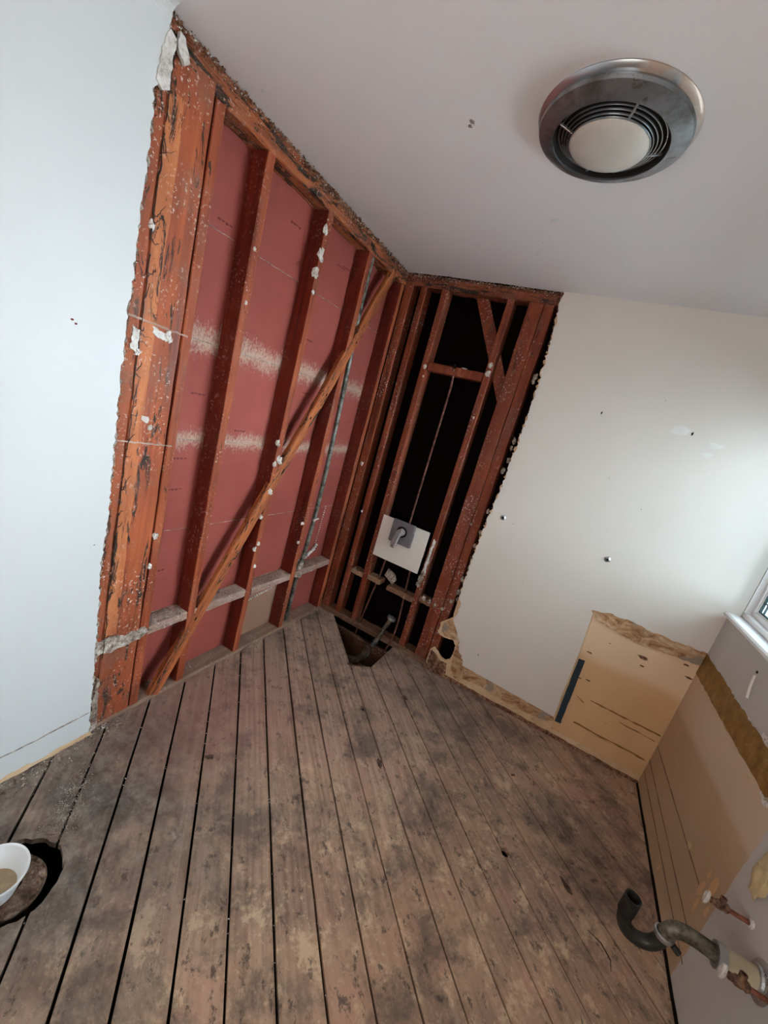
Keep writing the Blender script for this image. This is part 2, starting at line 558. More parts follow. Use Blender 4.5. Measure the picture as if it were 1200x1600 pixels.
def jag(pts, step=.02, amp=.006, seed=0, closed=False):
    """break a polyline into short ragged pieces"""
    rg = random.Random(seed)
    out = []
    n = len(pts) if closed else len(pts) - 1
    for i in range(n):
        a = Vector(pts[i])
        b = Vector(pts[(i + 1) % len(pts)])
        L = (b - a).length
        k = max(1, int(L / step))
        for j in range(k):
            p = a.lerp(b, j / k)
            nrm = Vector((-(b - a).y, (b - a).x)).normalized() if L > 0 else Vector((0, 0))
            q = p + nrm * rg.uniform(-amp, amp) + (b - a).normalized() * rg.uniform(-.3, .3) * step * (j > 0)
            out.append((q.x, q.y))
    if not closed:
        out.append(tuple(pts[-1]))
    return out


def sheet(loops, to3, thick, bm=None):
    """flat sheet from 2D loops (first outer, rest holes); to3(u, v, w) with w from 0 (front) to thick (back)"""
    bm = bm or bmesh.new()
    flat2 = [p for lp in loops for p in lp]
    tris = tessellate_polygon([[Vector((u, v, 0)) for u, v in lp] for lp in loops])
    f = [bm.verts.new(to3(u, v, 0)) for u, v in flat2]
    b = [bm.verts.new(to3(u, v, thick)) for u, v in flat2]
    for t in tris:
        try:
            bm.faces.new([f[i] for i in t])
            bm.faces.new([b[i] for i in reversed(t)])
        except ValueError:
            pass
    k = 0
    for lp in loops:
        n = len(lp)
        for i in range(n):
            j = (i + 1) % n
            try:
                bm.faces.new((f[k + i], f[k + j], b[k + j], b[k + i]))
            except ValueError:
                pass
        k += n
    return bm


def tube(pts, r, seg=14, bm=None, cap=True, radii=None):
    bm = bm or bmesh.new()
    pts = [Vector(p) for p in pts]
    rings = []
    ref = None
    for i, p in enumerate(pts):
        a = pts[max(0, i - 1)]
        b = pts[min(len(pts) - 1, i + 1)]
        t = (b - a).normalized()
        if ref is None:
            ref = t.orthogonal().normalized()
        ref = (ref - t * ref.dot(t)).normalized()
        u = t.cross(ref)
        rr = radii[i] if radii else r
        rings.append([bm.verts.new(p + (ref * math.cos(2 * math.pi * k / seg) + u * math.sin(2 * math.pi * k / seg)) * rr) for k in range(seg)])
    for a, b in zip(rings, rings[1:]):
        for k in range(seg):
            bm.faces.new((a[k], a[(k + 1) % seg], b[(k + 1) % seg], b[k]))
    if cap:
        bm.faces.new(rings[0][::-1])
        bm.faces.new(rings[-1])
    return bm


def hollow(pts, ro, ri, seg=24):
    """open pipe with wall thickness"""
    bm = bmesh.new()
    pts = [Vector(p) for p in pts]
    rs = []
    ref = None
    frames = []
    for i, p in enumerate(pts):
        t = (pts[min(len(pts) - 1, i + 1)] - pts[max(0, i - 1)]).normalized()
        if ref is None:
            ref = t.orthogonal().normalized()
        ref = (ref - t * ref.dot(t)).normalized()
        frames.append((p, ref.copy(), t.cross(ref)))
    for r in (ro, ri):
        rs.append([[bm.verts.new(p + (a * math.cos(2 * math.pi * k / seg) + b * math.sin(2 * math.pi * k / seg)) * r) for k in range(seg)] for p, a, b in frames])
    for rings in rs:
        for a, b in zip(rings, rings[1:]):
            for k in range(seg):
                bm.faces.new((a[k], a[(k + 1) % seg], b[(k + 1) % seg], b[k]))
    for e in (0, -1):
        for k in range(seg):
            bm.faces.new((rs[0][e][k], rs[0][e][(k + 1) % seg], rs[1][e][(k + 1) % seg], rs[1][e][k]))
    return bm


def lathe(prof, centre, seg=64, bm=None, axis=(0, 0, 1), close=False):
    """revolve (r, h) profile about axis through centre"""
    bm = bm or bmesh.new()
    ax = Vector(axis).normalized()
    a = ax.orthogonal().normalized()
    b = ax.cross(a)
    c = Vector(centre)
    rings = []
    for r, h in prof:
        if r < 1e-6:
            rings.append([bm.verts.new(c + ax * h)])
        else:
            rings.append([bm.verts.new(c + ax * h + (a * math.cos(2 * math.pi * k / seg) + b * math.sin(2 * math.pi * k / seg)) * r) for k in range(seg)])
    pairs = list(zip(rings, rings[1:]))
    if close:
        pairs.append((rings[-1], rings[0]))
    for p, q in pairs:
        for k in range(seg):
            k2 = (k + 1) % seg
            if len(p) == 1 and len(q) == 1:
                continue
            if len(p) == 1:
                bm.faces.new((p[0], q[k], q[k2]))
            elif len(q) == 1:
                bm.faces.new((p[k], p[k2], q[0]))
            else:
                bm.faces.new((p[k], p[k2], q[k2], q[k]))
    return bm


def lump(c, r, seed, bm=None, sq=(1, 1, 1), sub=2):
    """broken irregular chunk"""
    bm = bm or bmesh.new()
    res = bmesh.ops.create_icosphere(bm, subdivisions=sub, radius=1)
    rg = random.Random(seed)
    o = Vector((rg.uniform(0, 50), rg.uniform(0, 50), rg.uniform(0, 50)))
    rot = Matrix.Rotation(rg.uniform(0, 6), 3, Vector((rg.random(), rg.random(), rg.random())).normalized())
    for v in res['verts']:
        d = v.co.normalized()
        k = 1 + .75 * noise.noise(d * 1.7 + o) + .3 * noise.noise(d * 4 + o)
        q = rot @ (d * k)
        v.co = Vector(c) + Vector((q.x * r * sq[0], q.y * r * sq[1], q.z * r * sq[2]))
    return bm


def crumb(bm, c, r, rg):
    pts = []
    for _ in range(6):
        v = Vector((rg.gauss(0, 1), rg.gauss(0, 1), rg.gauss(0, 1))).normalized() * r * rg.uniform(.5, 1.1)
        pts.append(bm.verts.new(Vector(c) + v))
    bmesh.ops.convex_hull(bm, input=pts)


def crumbs(name, spots, m, parent=None, seed=1):
    bm = bmesh.new()
    rg = random.Random(seed)
    for c, r in spots:
        crumb(bm, c, r, rg)
    loose = [v for v in bm.verts if not v.link_faces]
    bmesh.ops.delete(bm, geom=loose, context='VERTS')
    return obj(name, bm, m, parent)


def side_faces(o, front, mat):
    """the sawn sides of a stud get a darker copy of the wood that paints in their shade"""
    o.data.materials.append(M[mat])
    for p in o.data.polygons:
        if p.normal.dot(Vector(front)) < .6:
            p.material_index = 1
    return o


def boolean_cut(o, cutters):
    for cu in cutters:
        md = o.modifiers.new('cut', 'BOOLEAN')
        md.operation = 'DIFFERENCE'
        md.solver = 'EXACT'
        md.object = cu
    dg = bpy.context.evaluated_depsgraph_get()
    me = bpy.data.meshes.new_from_object(o.evaluated_get(dg))
    o.modifiers.clear()
    o.data = me


# ------------------------------------------------------------------ left wall (x = 0 is the stud face)
# edge of the surviving plaster, (y, z)
EDGE_A = [(-1.665, .0), (-1.665, .065), (-1.672, .347), (-1.679, .523), (-1.691, .794), (-1.684, .991), (-1.691, 1.221), (-1.694, 1.433),
          (-1.696, 1.666), (-1.691, 1.742), (-1.693, 1.865), (-1.687, 2.084), (-1.688, 2.177), (-1.693, 2.234), (-1.681, 2.272), (-1.671, 2.367), (-1.667, 2.44)]
skin = jag(EDGE_A, .014, .0045, 3)
wall_left = obj('wall_left', sheet([skin + [(YB, H), (YB, 0)]], lambda u, v, w: (T - w, u, v), .006), 'white_left')
tag(wall_left, kind='structure')
core_edge = jag([(y + .006, z) for y, z in EDGE_A], .011, .007, 5)
obj('plaster_core', sheet([core_edge + [(-2.1, H), (-2.1, 0)]], lambda u, v, w: (T - .0062 - w, u, v), .012), 'core', wall_left)

# studs: (y0, y1) at top and bottom, front face at x = 0
ztop = 2.358
STUDS_A = [(-1.487, -1.449, 0), (-1.253, -1.213, 0), (-.858, -.818, -.027), (-.470, -.430, -.022), (-.045, -.003, 0)]
for i, (a, b, lean) in enumerate(STUDS_A):
    w = b - a
    c = (a + b) / 2
    side_faces(obj('stud', timber((-.045, c + lean, .021), (-.045, c, ztop), (0, 1, 0), w, .09, seed=i, jit=.001), 'stud', wall_left), (1, 0, 0), 'stud_side_shade')
# doubled post beside the surviving plaster
tag(obj('post', timber((-.045, -1.694, .021), (-.045, -1.694, ztop + .07), (0, 1, 0), .105, .09, .002, .004, 26, 21), 'post', wall_left), 'post half buried in the plaster edge')
tag(obj('post', timber((-.045, -1.5665, .021), (-.045, -1.5665, ztop + .03), (0, 1, 0), .147, .09, .0016, .004, 26, 22), 'post', wall_left), 'wide orange post streaked with black adhesive')
rg = random.Random(23)
# scraped lighter strip along the left of the wide post
ed = [(-1.592 + .016 * noise.noise(Vector((0, 0, z * 2.2))) + .006 * noise.noise(Vector((3, 0, z * 11))), z) for z in [.45 + .03 * q for q in range(62)]]
obj('scraped_strip', sheet([ed + [(-1.638, ed[-1][1]), (-1.638, ed[0][1])]], lambda u, v, w: (.0025 - w, u, v), .003), 'post_light', wall_left)
# crooked black adhesive trails along the joint
bm = bmesh.new()
zz = .35
while zz < 2.36:
    L = rg.uniform(.06, .22)
    n = max(4, int(L / .012))
    y0 = -1.639 + rg.uniform(-.003, .004)
    tube([(.003, y0 + .004 * noise.noise(Vector((zz * 9, q * .35, 1))), zz + L * q / n) for q in range(n + 1)], .002, 5, bm, radii=[.0012 + .003 * abs(noise.noise(Vector((zz * 5, q * .5, 7)))) for q in range(n + 1)])
    for _ in range(3):
        y = -1.637
        z = zz + rg.uniform(0, L)
        P = []
        dy, dz_ = rg.uniform(.003, .010), rg.uniform(-.010, .010)
        for q in range(rg.randint(3, 8)):
            P.append((.0034, y, z))
            y += dy * rg.uniform(.1, 1.1)
            dz_ = dz_ * .7 + rg.uniform(-.008, .008)
            z += dz_
        tube(P, .001, 4, bm, radii=[max(.0005, .0017 - .0002 * q) for q in range(len(P))])
    zz += L + rg.uniform(-.01, .04)
tag(obj('adhesive_trails', bm, 'tar', wall_left), 'crooked black adhesive trails on the post')
# top plate, sole plate
obj('top_plate', timber((-.045, -1.80, 2.399), (-.045, .09, 2.399), (0, 0, 1), .078, .092, .0022, .005, 60, 31), 'plate', wall_left)
obj('sole_plate', timber((-.050, -1.80, .0005), (-.050, .09, .0005), (0, 0, 1), .040, .10, .001, .003, 40, 32), 'sole', wall_left)
# blocking
for i, (a, b) in enumerate([(-1.449, -1.253), (-1.213, -.870), (-.831, -.480), (-.442, -.045)]):
    z = .398 + .004 * (i % 2)
    bl = obj('blocking', timber((-.047, a, z), (-.047, b, z + .003), (0, 0, 1), .042, .088, .002, .004, 10, 40 + i), 'block', wall_left)
    rg = random.Random(70 + i)
    sp = []
    dens = [230, 190, 210, 170][i]
    for _ in range(dens):
        yy = rg.uniform(a + .005, b - .005)
        xx = rg.uniform(-.086, -.006)
        sp.append(((xx, yy, z + .021 + rg.uniform(0, .004)), rg.uniform(.0018, .0055 if i else .008)))
    tag(crumbs('rubble_layer', sp, 'rubble', bl, 70 + i), 'crumbled plaster lying on the block', kind='stuff')
# the flat block ends seen in front of the post: pale mortar smear at block height
obj('mortar_smear', sheet([jag([(-1.69, .385), (-1.62, .368), (-1.55, .372), (-1.47, .384), (-1.452, .40), (-1.47, .43), (-1.55, .425), (-1.60, .44), (-1.69, .43)], .015, .006, 9, True)], lambda u, v, w: (.0035 - w, u, v), .004), 'rubble', wall_left)
for i, (z, a, b, h) in enumerate([(1.648, -1.685, -1.47, .0035), (1.243, -1.685, -1.47, .003), (1.585, -1.665, -1.64, .035), (1.625, -1.60, -1.545, .012), (1.33, -1.60, -1.57, .008)]):
    obj('mortar_smear', sheet([jag([(a, z - h), (b, z - h - .01), (b, z + h - .01), (a, z + h)], .010, .0045 if i > 1 else .0022, 90 + i, True)], lambda u, v, w: (.0035 - w, u, v), .004), 'lump' if i > 1 else 'block', wall_left)

# diagonal let-in brace
ang = Vector((0, 1.276, 2.36)).normalized()
p0 = Vector((-.012, -1.372, .014))
p1 = Vector((-.012, -.165, 2.375))
bb = timber(p0, p1, (0, 1, 0), .062, .030, .0014, .004, 40, 51)
tag(obj('brace', bb, 'brace', wall_left), 'long diagonal orange brace with dark gouges')
for i, (q, L, ww) in enumerate([(.66, .014, .006), (.60, .010, .006), (.47, .018, .004), (.30, .02, .004), (.26, .014, .005), (.36, .012, .004), (.80, .01, .006), (.15, .01, .006)]):
    c = p0.lerp(p1, q) + Vector((.0150, .012 * (-1) ** i, 0))
    d = (p1 - p0).normalized() * L
    obj('gouge', tube([c - d, c, c + d], .003, 6, radii=[.0015, ww * .7, .0012]), 'black', wall_left)

# pink boards of the room behind, 16 inch rows
rows = [.021, .42, .827, 1.24, 1.645, 2.044, 2.44]
cols = [(-1.80, -1.232), (-1.230, -.838), (-.836, -.02)]
for j, (z0, z1) in enumerate(zip(rows, rows[1:])):
    off = 0 if j % 2 == 0 else .39
    spans = [(-1.80, -1.232 + off * 0.99), (-1.230 + off, .02)]
    for (a, b) in spans:
        bm = box((-.105, a, z0 + .001), (-.0925, b, z1 - .0012))
        obj('gypsum_panel', bm, 'panel', wall_left)
    if j:
        # squeezed mortar line at the seam
        obj('seam_mortar', tube([(-.0922, -1.46 + .02 * q, z0 + .0007 * math.sin(q * 1.7)) for q in range(72)], .0016, 5, radii=[.0010 + .0006 * abs(math.sin(q * 2.3)) for q in range(72)]), 'rubble', wall_left)
# dark shell behind
sh = obj('board_backing', box((-.125, YB, -.05), (-.107, .2, H + .05)), 'felt', wall_left)
# plaster squeezed through in the last bay
bm = bmesh.new()
for i in range(26):
    q = i / 25
    lump((-.088 + .01 * q, -.37 + .22 * q, .43 + .10 * q * q + .008 * math.sin(i * 2.1)), .011, 300 + i, bm, sub=1)
obj('squeezed_plaster', bm, 'lump', wall_left, True)
bm = bmesh.new()
for i in range(18):
    q = i / 17
    lump((-.090, -.155 + .02 * q, .55 + .28 * q), .0045, 340 + i, bm, sub=1)
obj('squeezed_plaster', bm, 'lump', wall_left, True)
bm = bmesh.new()
for i in range(12):
    lump((-.090, -.74 + .018 * i, .275 + .002 * i), .007, 360 + i, bm, sub=1)
obj('squeezed_plaster', bm, 'lump', wall_left, True)

# stamped dashes on the boards
INK = [(-1.31, 2.083), (-.946, 2.251), (-.516, 2.244), (-1.31, 1.437), (-1.35, 1.158), (-1.352, 1.02), (-1.376, .633), (-.562, 2.232), (-.697, 1.819), (-.62, 1.55), (-1.05, 1.30)]
rg = random.Random(8)
for y, z in INK:
    bm = bmesh.new()
    for q in range(4):
        yy = y - .035 + .018 * q
        box((-.0924, yy, z - .0035 + rg.uniform(-.002, .002)), (-.0912, yy + .012, z + .0030), bm)
    obj('ink_mark', bm, 'ink', wall_left)

# white lumps of plaster stuck to the studs
LA = [(-.861, 2.176, .020), (-.871, 2.098, .018), (-.862, 2.281, .014), (-.853, 2.012, .008), (-.881, 1.278, .014), (-.841, 1.190, .018), (-.87, 1.165, .012), (-.862, 1.014, .014),
      (-.889, .871, .012), (-.864, .709, .010), (-.886, .683, .012), (-.857, .571, .009), (-.501, .781, .009), (-.5, .65, .010), (-1.482, .858, .013), (-1.488, .725, .010),
      (-1.64, 1.545, .010), (-1.545, 1.62, .014), (-1.642, 1.92, .012), (-1.564, 1.298, .009), (-1.235, 1.835, .006), (-1.24, 2.03, .007)]
for i, (y, z, r) in enumerate(LA):
    bm = lump((.002, y, z), r, 500 + i, sq=(.7, .9, 1.15))
    if r > .013:
        lump((.004, y + r * .6, z - r * .9), r * .6, 530 + i, bm, sq=(.7, 1, 1))
    obj('plaster_lump', bm, 'lump', wall_left)

# torn, crusted plaster hanging on at the ceiling line
rg = random.Random(15)
sp = []
for i in range(900):
    y = rg.uniform(-1.66, .0)
    z = H - abs(rg.gauss(0, .013)) - .002
    sp.append(((rg.uniform(-.004, .012), y, z), rg.uniform(.003, .0095)))
for i in range(160):
    y = rg.gauss(-.80, .10)
    sp.append(((rg.uniform(.0, .014), y, H - abs(rg.gauss(0, .022)) - .004), rg.uniform(.005, .012)))
tag(crumbs('ceiling_edge_crust', sp, 'crust', wall_left, 15), 'ragged dark crust of broken plaster along the ceiling', kind='stuff')
sp = []
for i in range(230):
    y = rg.uniform(-1.66, .0)
    sp.append(((rg.uniform(.002, .012), y, H - abs(rg.gauss(0, .014)) - .003), rg.uniform(.002, .0055)))
tag(crumbs('ceiling_edge_crumbs', sp, 'lump', wall_left, 16), kind='stuff')
# splinters along the top plate face
rg = random.Random(17)
bm = bmesh.new()
for i in range(140):
    y = rg.uniform(-1.62, -.15)
    z = rg.uniform(2.385, 2.43)
    L = rg.uniform(.015, .06)
    d = Vector((rg.uniform(-.02, .08), 1, rg.uniform(-.12, .05))).normalized() * L
    c = Vector((.003, y, z))
    tube([c - d * .5, c, c + d * .5], .003, 4, bm, radii=[.0008, rg.uniform(.0015, .004), .0006])
tag(obj('splinters', bm, 'plate', wall_left), kind='stuff')
# crumbs along the broken plaster edge
sp = []
for i in range(520):
    k = rg.uniform(0, len(EDGE_A) - 1.001)
    a = Vector(EDGE_A[int(k)])
    b = Vector(EDGE_A[int(k) + 1])
    p = a.lerp(b, k % 1)
    sp.append(((rg.uniform(.0, .015), p.x + rg.uniform(-.002, .014), p.y), rg.uniform(.002, .0065)))
tag(crumbs('edge_crumbs', sp, 'crust', wall_left, 18), kind='stuff')
# dull beige flake hanging at the top of the edge and the layered edge near the floor
obj('plaster_flake', sheet([jag([(-1.690, 2.262), (-1.672, 2.250), (-1.650, 2.262), (-1.652, 2.33), (-1.648, 2.385), (-1.668, 2.392), (-1.682, 2.34)], .012, .003, 41, True)], lambda u, v, w: (T + .004 - w, u, v), .010), 'lump', wall_left)
obj('plaster_flake', sheet([jag([(-1.640, 2.372), (-1.612, 2.345), (-1.600, 2.36), (-1.622, 2.405), (-1.640, 2.41)], .012, .003, 42, True)], lambda u, v, w: (T - w, u, v), .012), 'lump', wall_left)
obj('plaster_flake', sheet([jag([(-1.668, .01), (-1.635, .01), (-1.634, .10), (-1.642, .20), (-1.640, .262), (-1.652, .268), (-1.656, .2), (-1.66, .1)], .014, .004, 43, True)], lambda u, v, w: (.013 - w, u, v), .009), 'rubble', wall_left)
# scuffs and the baseboard scar on the white plaster
for i, (y, z, r) in enumerate([(-1.842, 1.585, .005), (-1.832, 1.577, .004), (-1.720, .872, .003), (-2.1, .9, .003)]):
    obj('scuff', lump((T, y, z), r, 600 + i, sq=(.25, 1.1, .8), sub=1), 'ink' if i < 2 else 'rubble', wall_left)
bm = sheet([jag([(-1.675, .125), (-1.85, .118), (-2.1, .12), (-2.6, .12), (-2.6, .117), (-2.1, .1165), (-1.85, .1145), (-1.675, .122)], .03, .0018, 44, True)], lambda u, v, w: (T + .002 - w, u, v), .0025)
obj('caulk_line', bm, 'rubble', wall_left)
bm = sheet([jag([(-1.655, .0), (-1.66, .016), (-1.74, .018), (-1.82, .014), (-1.9, .022), (-2.0, .014), (-2.6, .016), (-2.6, .0)], .025, .005, 45, True)], lambda u, v, w: (T + .003 - w, u, v), .004)
obj('bare_base_edge', bm, 'bare', wall_left)

# ------------------------------------------------------------------ back wall (y = 0 is the stud face)
EDGE_B = [(.968, 2.44), (.972, 2.36), (.976, 2.327), (.990, 2.195), (.997, 2.057), (1.010, 1.809), (1.006, 1.581), (1.004, 1.342), (.986, 1.083), (.979, .818),
          (.984, .59), (1.012, .53), (1.010, .47), (.991, .428), (1.03, .36), (1.078, .304), (1.09, .24), (1.150, .173), (1.149, .146)]
PATCH = [(1.747, .129), (1.728, .62), (1.717, .757), (1.712, .84), (1.813, .861), (1.946, .853), (2.098, .851), (W, .860)]
skin = jag(EDGE_B, .014, .0075, 7) + [(1.447, .138)] + jag(PATCH[:5], .05, .002, 8) + jag(PATCH[4:], .03, .003, 9) + [(2.30, .86), (2.30, H)]
wall_back = obj('wall_back', sheet([skin], lambda u, v, w: (u, -T + w, v), .006), 'white_back')
tag(wall_back, kind='structure')
ce = jag([(x - .004, z) for x, z in EDGE_B[:11]], .011, .009, 11)
lowB = [(.985, .45), (.99, .425), (.965, .40), (.925, .355), (.93, .30), (.918, .29), (.95, .268), (.975, .268), (1.0, .27), (1.035, .278), (1.065, .25), (1.068, .19), (1.062, .14),
        (1.03, .115), (1.0, .125), (.965, .15), (.935, .17), (.918, .14), (.915, .06), (.925, .004)]
bm = sheet([ce + jag(lowB, .012, .003, 12) + [(2.30, .004), (2.30, H)]], lambda u, v, w: (u, -T + .0062 + w, v), .0125)
tag(obj('gypsum_lath', bm, 'bare', wall_back), 'bare tan lath board showing below the paint')
# rough torn strip of darker lath at the bottom left of the paint
obj('torn_lath_fragment', sheet([jag([(.985, .405), (1.03, .36), (1.07, .30), (1.04, .278), (.98, .285), (.945, .30), (.942, .36)], .012, .004, 13, True)], lambda u, v, w: (u, -.0142 + w - .003, v), .003), 'torn', wall_back)
obj('torn_lath_fragment', sheet([jag([(1.075, .30), (1.10, .235), (1.155, .17), (1.16, .05), (1.13, .03), (1.085, .09), (1.072, .19)], .012, .004, 14, True)], lambda u, v, w: (u, -.0142 + w - .0025, v), .003), 'torn', wall_back)
obj('torn_lath_fragment', sheet([jag([(.925, .14), (.96, .125), (1.0, .10), (1.05, .10), (1.065, .03), (1.0, .012), (.925, .012)], .012, .004, 15, True)], lambda u, v, w: (u, -.0142 + w - .0025, v), .003), 'crust', wall_back)
# board patch where a cabinet stood
bm = sheet([[(1.758, .05), (1.735, .62), (1.72, .835), (1.81, .857), (1.946, .847), (2.098, .846), (W - .001, .855), (W - .001, .05)]], lambda u, v, w: (u, -.0155 + w, v), .0025)
tag(obj('cabinet_patch', bm, 'patch', wall_back), 'square tan board patch with brown streaks')
bm = sheet([jag([(1.70, .842), (1.81, .866), (1.88, .872), (1.976, .858), (2.098, .858), (W - .002, .864), (W - .002, .785), (2.09, .775), (1.97, .765), (1.86, .775), (1.79, .79), (1.74, .80)], .014, .004, 16, True)], lambda u, v, w: (u, -T - .001 + w, v), .006)
tag(obj('torn_paper_strip', bm, 'torn', wall_back), 'torn brown paper along the top of the patch')
bm = sheet([jag([(1.80, .872), (1.86, .885), (1.875, .872), (1.86, .862), (1.81, .862)], .01, .002, 17, True)], lambda u, v, w: (u, -T - .002 + w, v), .003)
obj('paint_flake', bm, 'white_back', wall_back)
tag(obj('dark_slot', sheet([jag([(1.742, .540), (1.776, .543), (1.794, .112), (1.760, .108)], .04, .0015, 18, True)], lambda u, v, w: (u, -T - .001 + w, v), .004), 'blue', wall_back), 'narrow dark blue strip at the left of the patch')
for i, (a, b, h) in enumerate([((1.881, .332), (2.245, .328), .0035), ((1.85, .160), (2.235, .155), .004), ((2.05, .293), (2.235, .285), .003), ((1.81, .32), (1.86, .30), .003)]):
    obj('glue_line', sheet([jag([(a[0], a[1] - h), (b[0], b[1] - h), (b[0], b[1] + h), (a[0], a[1] + h)], .03, .003, 20 + i, True)], lambda u, v, w: (u, -.0170 + w, v), .002), 'glue', wall_back)
for i, (x, z, r) in enumerate([(1.755, .84, .012), (1.78, .60, .010), (2.02, .70, .020), (2.03, .655, .010), (2.20, .76, .010), (2.235, .70, .012), (1.79, .43, .010), (1.83, .44, .010), (1.85, .70, .005), (2.2, .33, .007)]):
    obj('glue_spot', lump((x, -.0155, z), r, 640 + i, sq=(1.3, .18, .45), sub=2), 'crust', wall_back, True)
# band of stripped plaster along the floor
bm = sheet([jag([(1.155, .145), (1.30, .150), (1.447, .140), (1.60, .138), (1.745, .128), (1.76, .10), (1.70, .075), (1.60, .06), (1.45, .055), (1.30, .075), (1.18, .06)], .02, .005, 25, True)], lambda u, v, w: (u, -.0165 + w, v), .003)
obj('stripped_base_band', bm, 'torn', wall_back)
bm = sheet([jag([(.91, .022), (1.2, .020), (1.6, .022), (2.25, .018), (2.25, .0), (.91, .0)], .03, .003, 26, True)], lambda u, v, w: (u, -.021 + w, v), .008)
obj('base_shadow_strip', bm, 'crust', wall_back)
# screw anchors and nail holes
for x, z in [(1.072, 1.164), (1.671, 1.143)]:
    a = obj('screw_anchor', lathe([(0, .004), (.006, .004), (.0075, .0065), (.014, .003), (.016, 0), (0, 0)], (x, -T, z), 20, axis=(0, -1, 0)), 'chrome', wall_back, True)
    obj('anchor_hole', lathe([(0, .0072), (.006, .007), (.0065, .004), (0, .004)], (x, -T, z), 14, axis=(0, -1, 0)), 'black', a)
for i, (x, z, r) in enumerate([(1.367, 1.879, .0055), (1.789, 1.88, .0075), (1.523, 1.564, .003), (1.757, 1.588, .002), (1.721, 1.455, .003), (1.14, 1.15, .003), (1.623, 2.005, .003), (1.31, .83, .004), (1.22, .27, .006)]):
    obj('nail_hole', lump((x, -T, z), r, 660 + i, sq=(.8, .25, 1.5), sub=1), 'black' if i < 2 else 'rubble', wall_back)
for i, (x, z, r) in enumerate([(1.735, 1.885, .030), (1.905, 1.85, .022), (1.88, 1.80, .018)]):
    obj('filler_smear', lump((x, -T, z), r, 680 + i, sq=(1.4, .05, .7)), 'front_paint', wall_back, True)

# framing of the back wall: (x0, x1, z0, z1)
zt = 2.372
for i, (a, b, z0, z1) in enumerate([(.002, .060, .045, zt), (.128, .168, .045, zt), (.272, .312, .045, zt), (.688, .728, .045, zt)]):
    obj('stud', timber(((a + b) / 2, .047, z0), ((a + b) / 2 - .012 * (i > 0), .047, z1), (1, 0, 0), b - a, .09, .001, .003, 14, 110 + i), 'stud_dark', wall_back)
tag(obj('post', timber((.860, .047, .045), (.842, .047, zt), (1, 0, 0), .082, .09, .0015, .004, 26, 120), 'stud_dark', wall_back), 'left half of the doubled post')
tag(obj('post', timber((.932, .050, .045), (.914, .050, zt), (1, 0, 0), .056, .09, .0015, .004, 26, 121), 'stud_dark', wall_back), 'right half of the doubled post')
obj('top_plate', timber((.002, .047, 2.406), (1.02, .047, 2.406), (0, 0, 1), .066, .092, .002, .005, 40, 130), 'plate_x', wall_back)
obj('sole_plate', timber((.002, .048, .022), (1.02, .048, .022), (0, 0, 1), .044, .092, .002, .004, 30, 131), 'sole_x', wall_back)
obj('header_block', timber((.312, .042, 1.918), (.674, .042, 1.924), (0, 0, 1), .052, .08, .0012, .003, 10, 132), 'stud_dark', wall_back)
for i, (a, b) in enumerate([(.168, .272), (.312, .415), (.475, .688), (.728, .815)]):
    z = (.405, .412, .40, .428)[i]
    obj('blocking', timber((a, .05, z), (b, .05, z - .004), (0, 0, 1), .036, .085, .003, .005, 8, 140 + i), 'block_x', wall_back)
tag(obj('cross_brace', timber((.50, .080, 2.385), (.84, .080, 1.80), (1, 0, 0), .075, .02, .001, .003, 12, 150), 'stud_dark', wall_back), 'short slanting brace behind the studs')
obj('building_paper', box((-.13, .098, -.05), (2.36, .112, H + .05)), 'felt', wall_back)
obj('board_backing', box((.985, .001, .5), (2.33, .012, H)), 'felt', wall_back)
# crust along the ceiling line and the plaster edge
rg = random.Random(33)
sp = [((rg.uniform(.02, .965), rg.uniform(-.012, .004), H - abs(rg.gauss(0, .013)) - .002), rg.uniform(.003, .009)) for _ in range(480)]
sp += [((rg.uniform(.06, .36), rg.uniform(-.012, .0), H - abs(rg.gauss(0, .008)) - .004), rg.uniform(.003, .009)) for _ in range(60)]
tag(crumbs('ceiling_edge_crust', sp, 'crust', wall_back, 33), kind='stuff')
sp = [((rg.uniform(.02, .965), rg.uniform(-.014, -.004), H - abs(rg.gauss(0, .010)) - .002), rg.uniform(.0025, .006)) for _ in range(110)]
tag(crumbs('ceiling_edge_crumbs', sp, 'lump', wall_back, 34), kind='stuff')
sp = []
for i in range(420):
    k = rg.uniform(0, 10.99)
    a = Vector(EDGE_B[int(k)])
    b = Vector(EDGE_B[int(k) + 1])
    p = a.lerp(b, k % 1)
    sp.append(((p.x - rg.uniform(-.002, .012), rg.uniform(-.014, .004), p.y), rg.uniform(.002, .007)))
tag(crumbs('edge_crumbs', sp, 'crust', wall_back, 35), kind='stuff')
for i, (x, z, r) in enumerate([(.972, 1.986, .016), (.970, 1.960, .012), (.980, 1.615, .014), (.978, 1.57, .010), (.985, 1.50, .012), (.975, 1.43, .014), (.972, 1.024, .013), (.965, .931, .012), (.962, .692, .014), (.965, .60, .016), (.975, .55, .012),
                               (.972, 1.17, .012), (.985, 2.2, .006), (.975, .78, .009)]):
    obj('plaster_lump', lump((x, -.006, z), r, 700 + i, sq=(.8, .7, 1.3)), 'core', wall_back)
for i, (x, z, r) in enumerate([(.290, 1.912, .012), (.300, 1.85, .006), (.700, 2.000, .013), (.702, 1.952, .015), (.13, .857, .008), (.03, 1.182, .011), (.70, 1.683, .006), (.90, 1.05, .005), (.55, 1.95, .008),
                               (.700, .62, .018), (.695, .575, .022), (.692, .53, .016), (.76, .455, .016), (.80, .447, .013), (.845, .44, .012), (.90, .44, .012), (.20, .43, .012), (.94, .52, .012)]):
    sq = (.9, .6, 1.2) if i != 8 else (2.4, .6, .4)
    obj('plaster_lump', lump((x, -.001, z), r, 730 + i, sq=sq), 'lump' if i < 9 else 'rubble', wall_back)
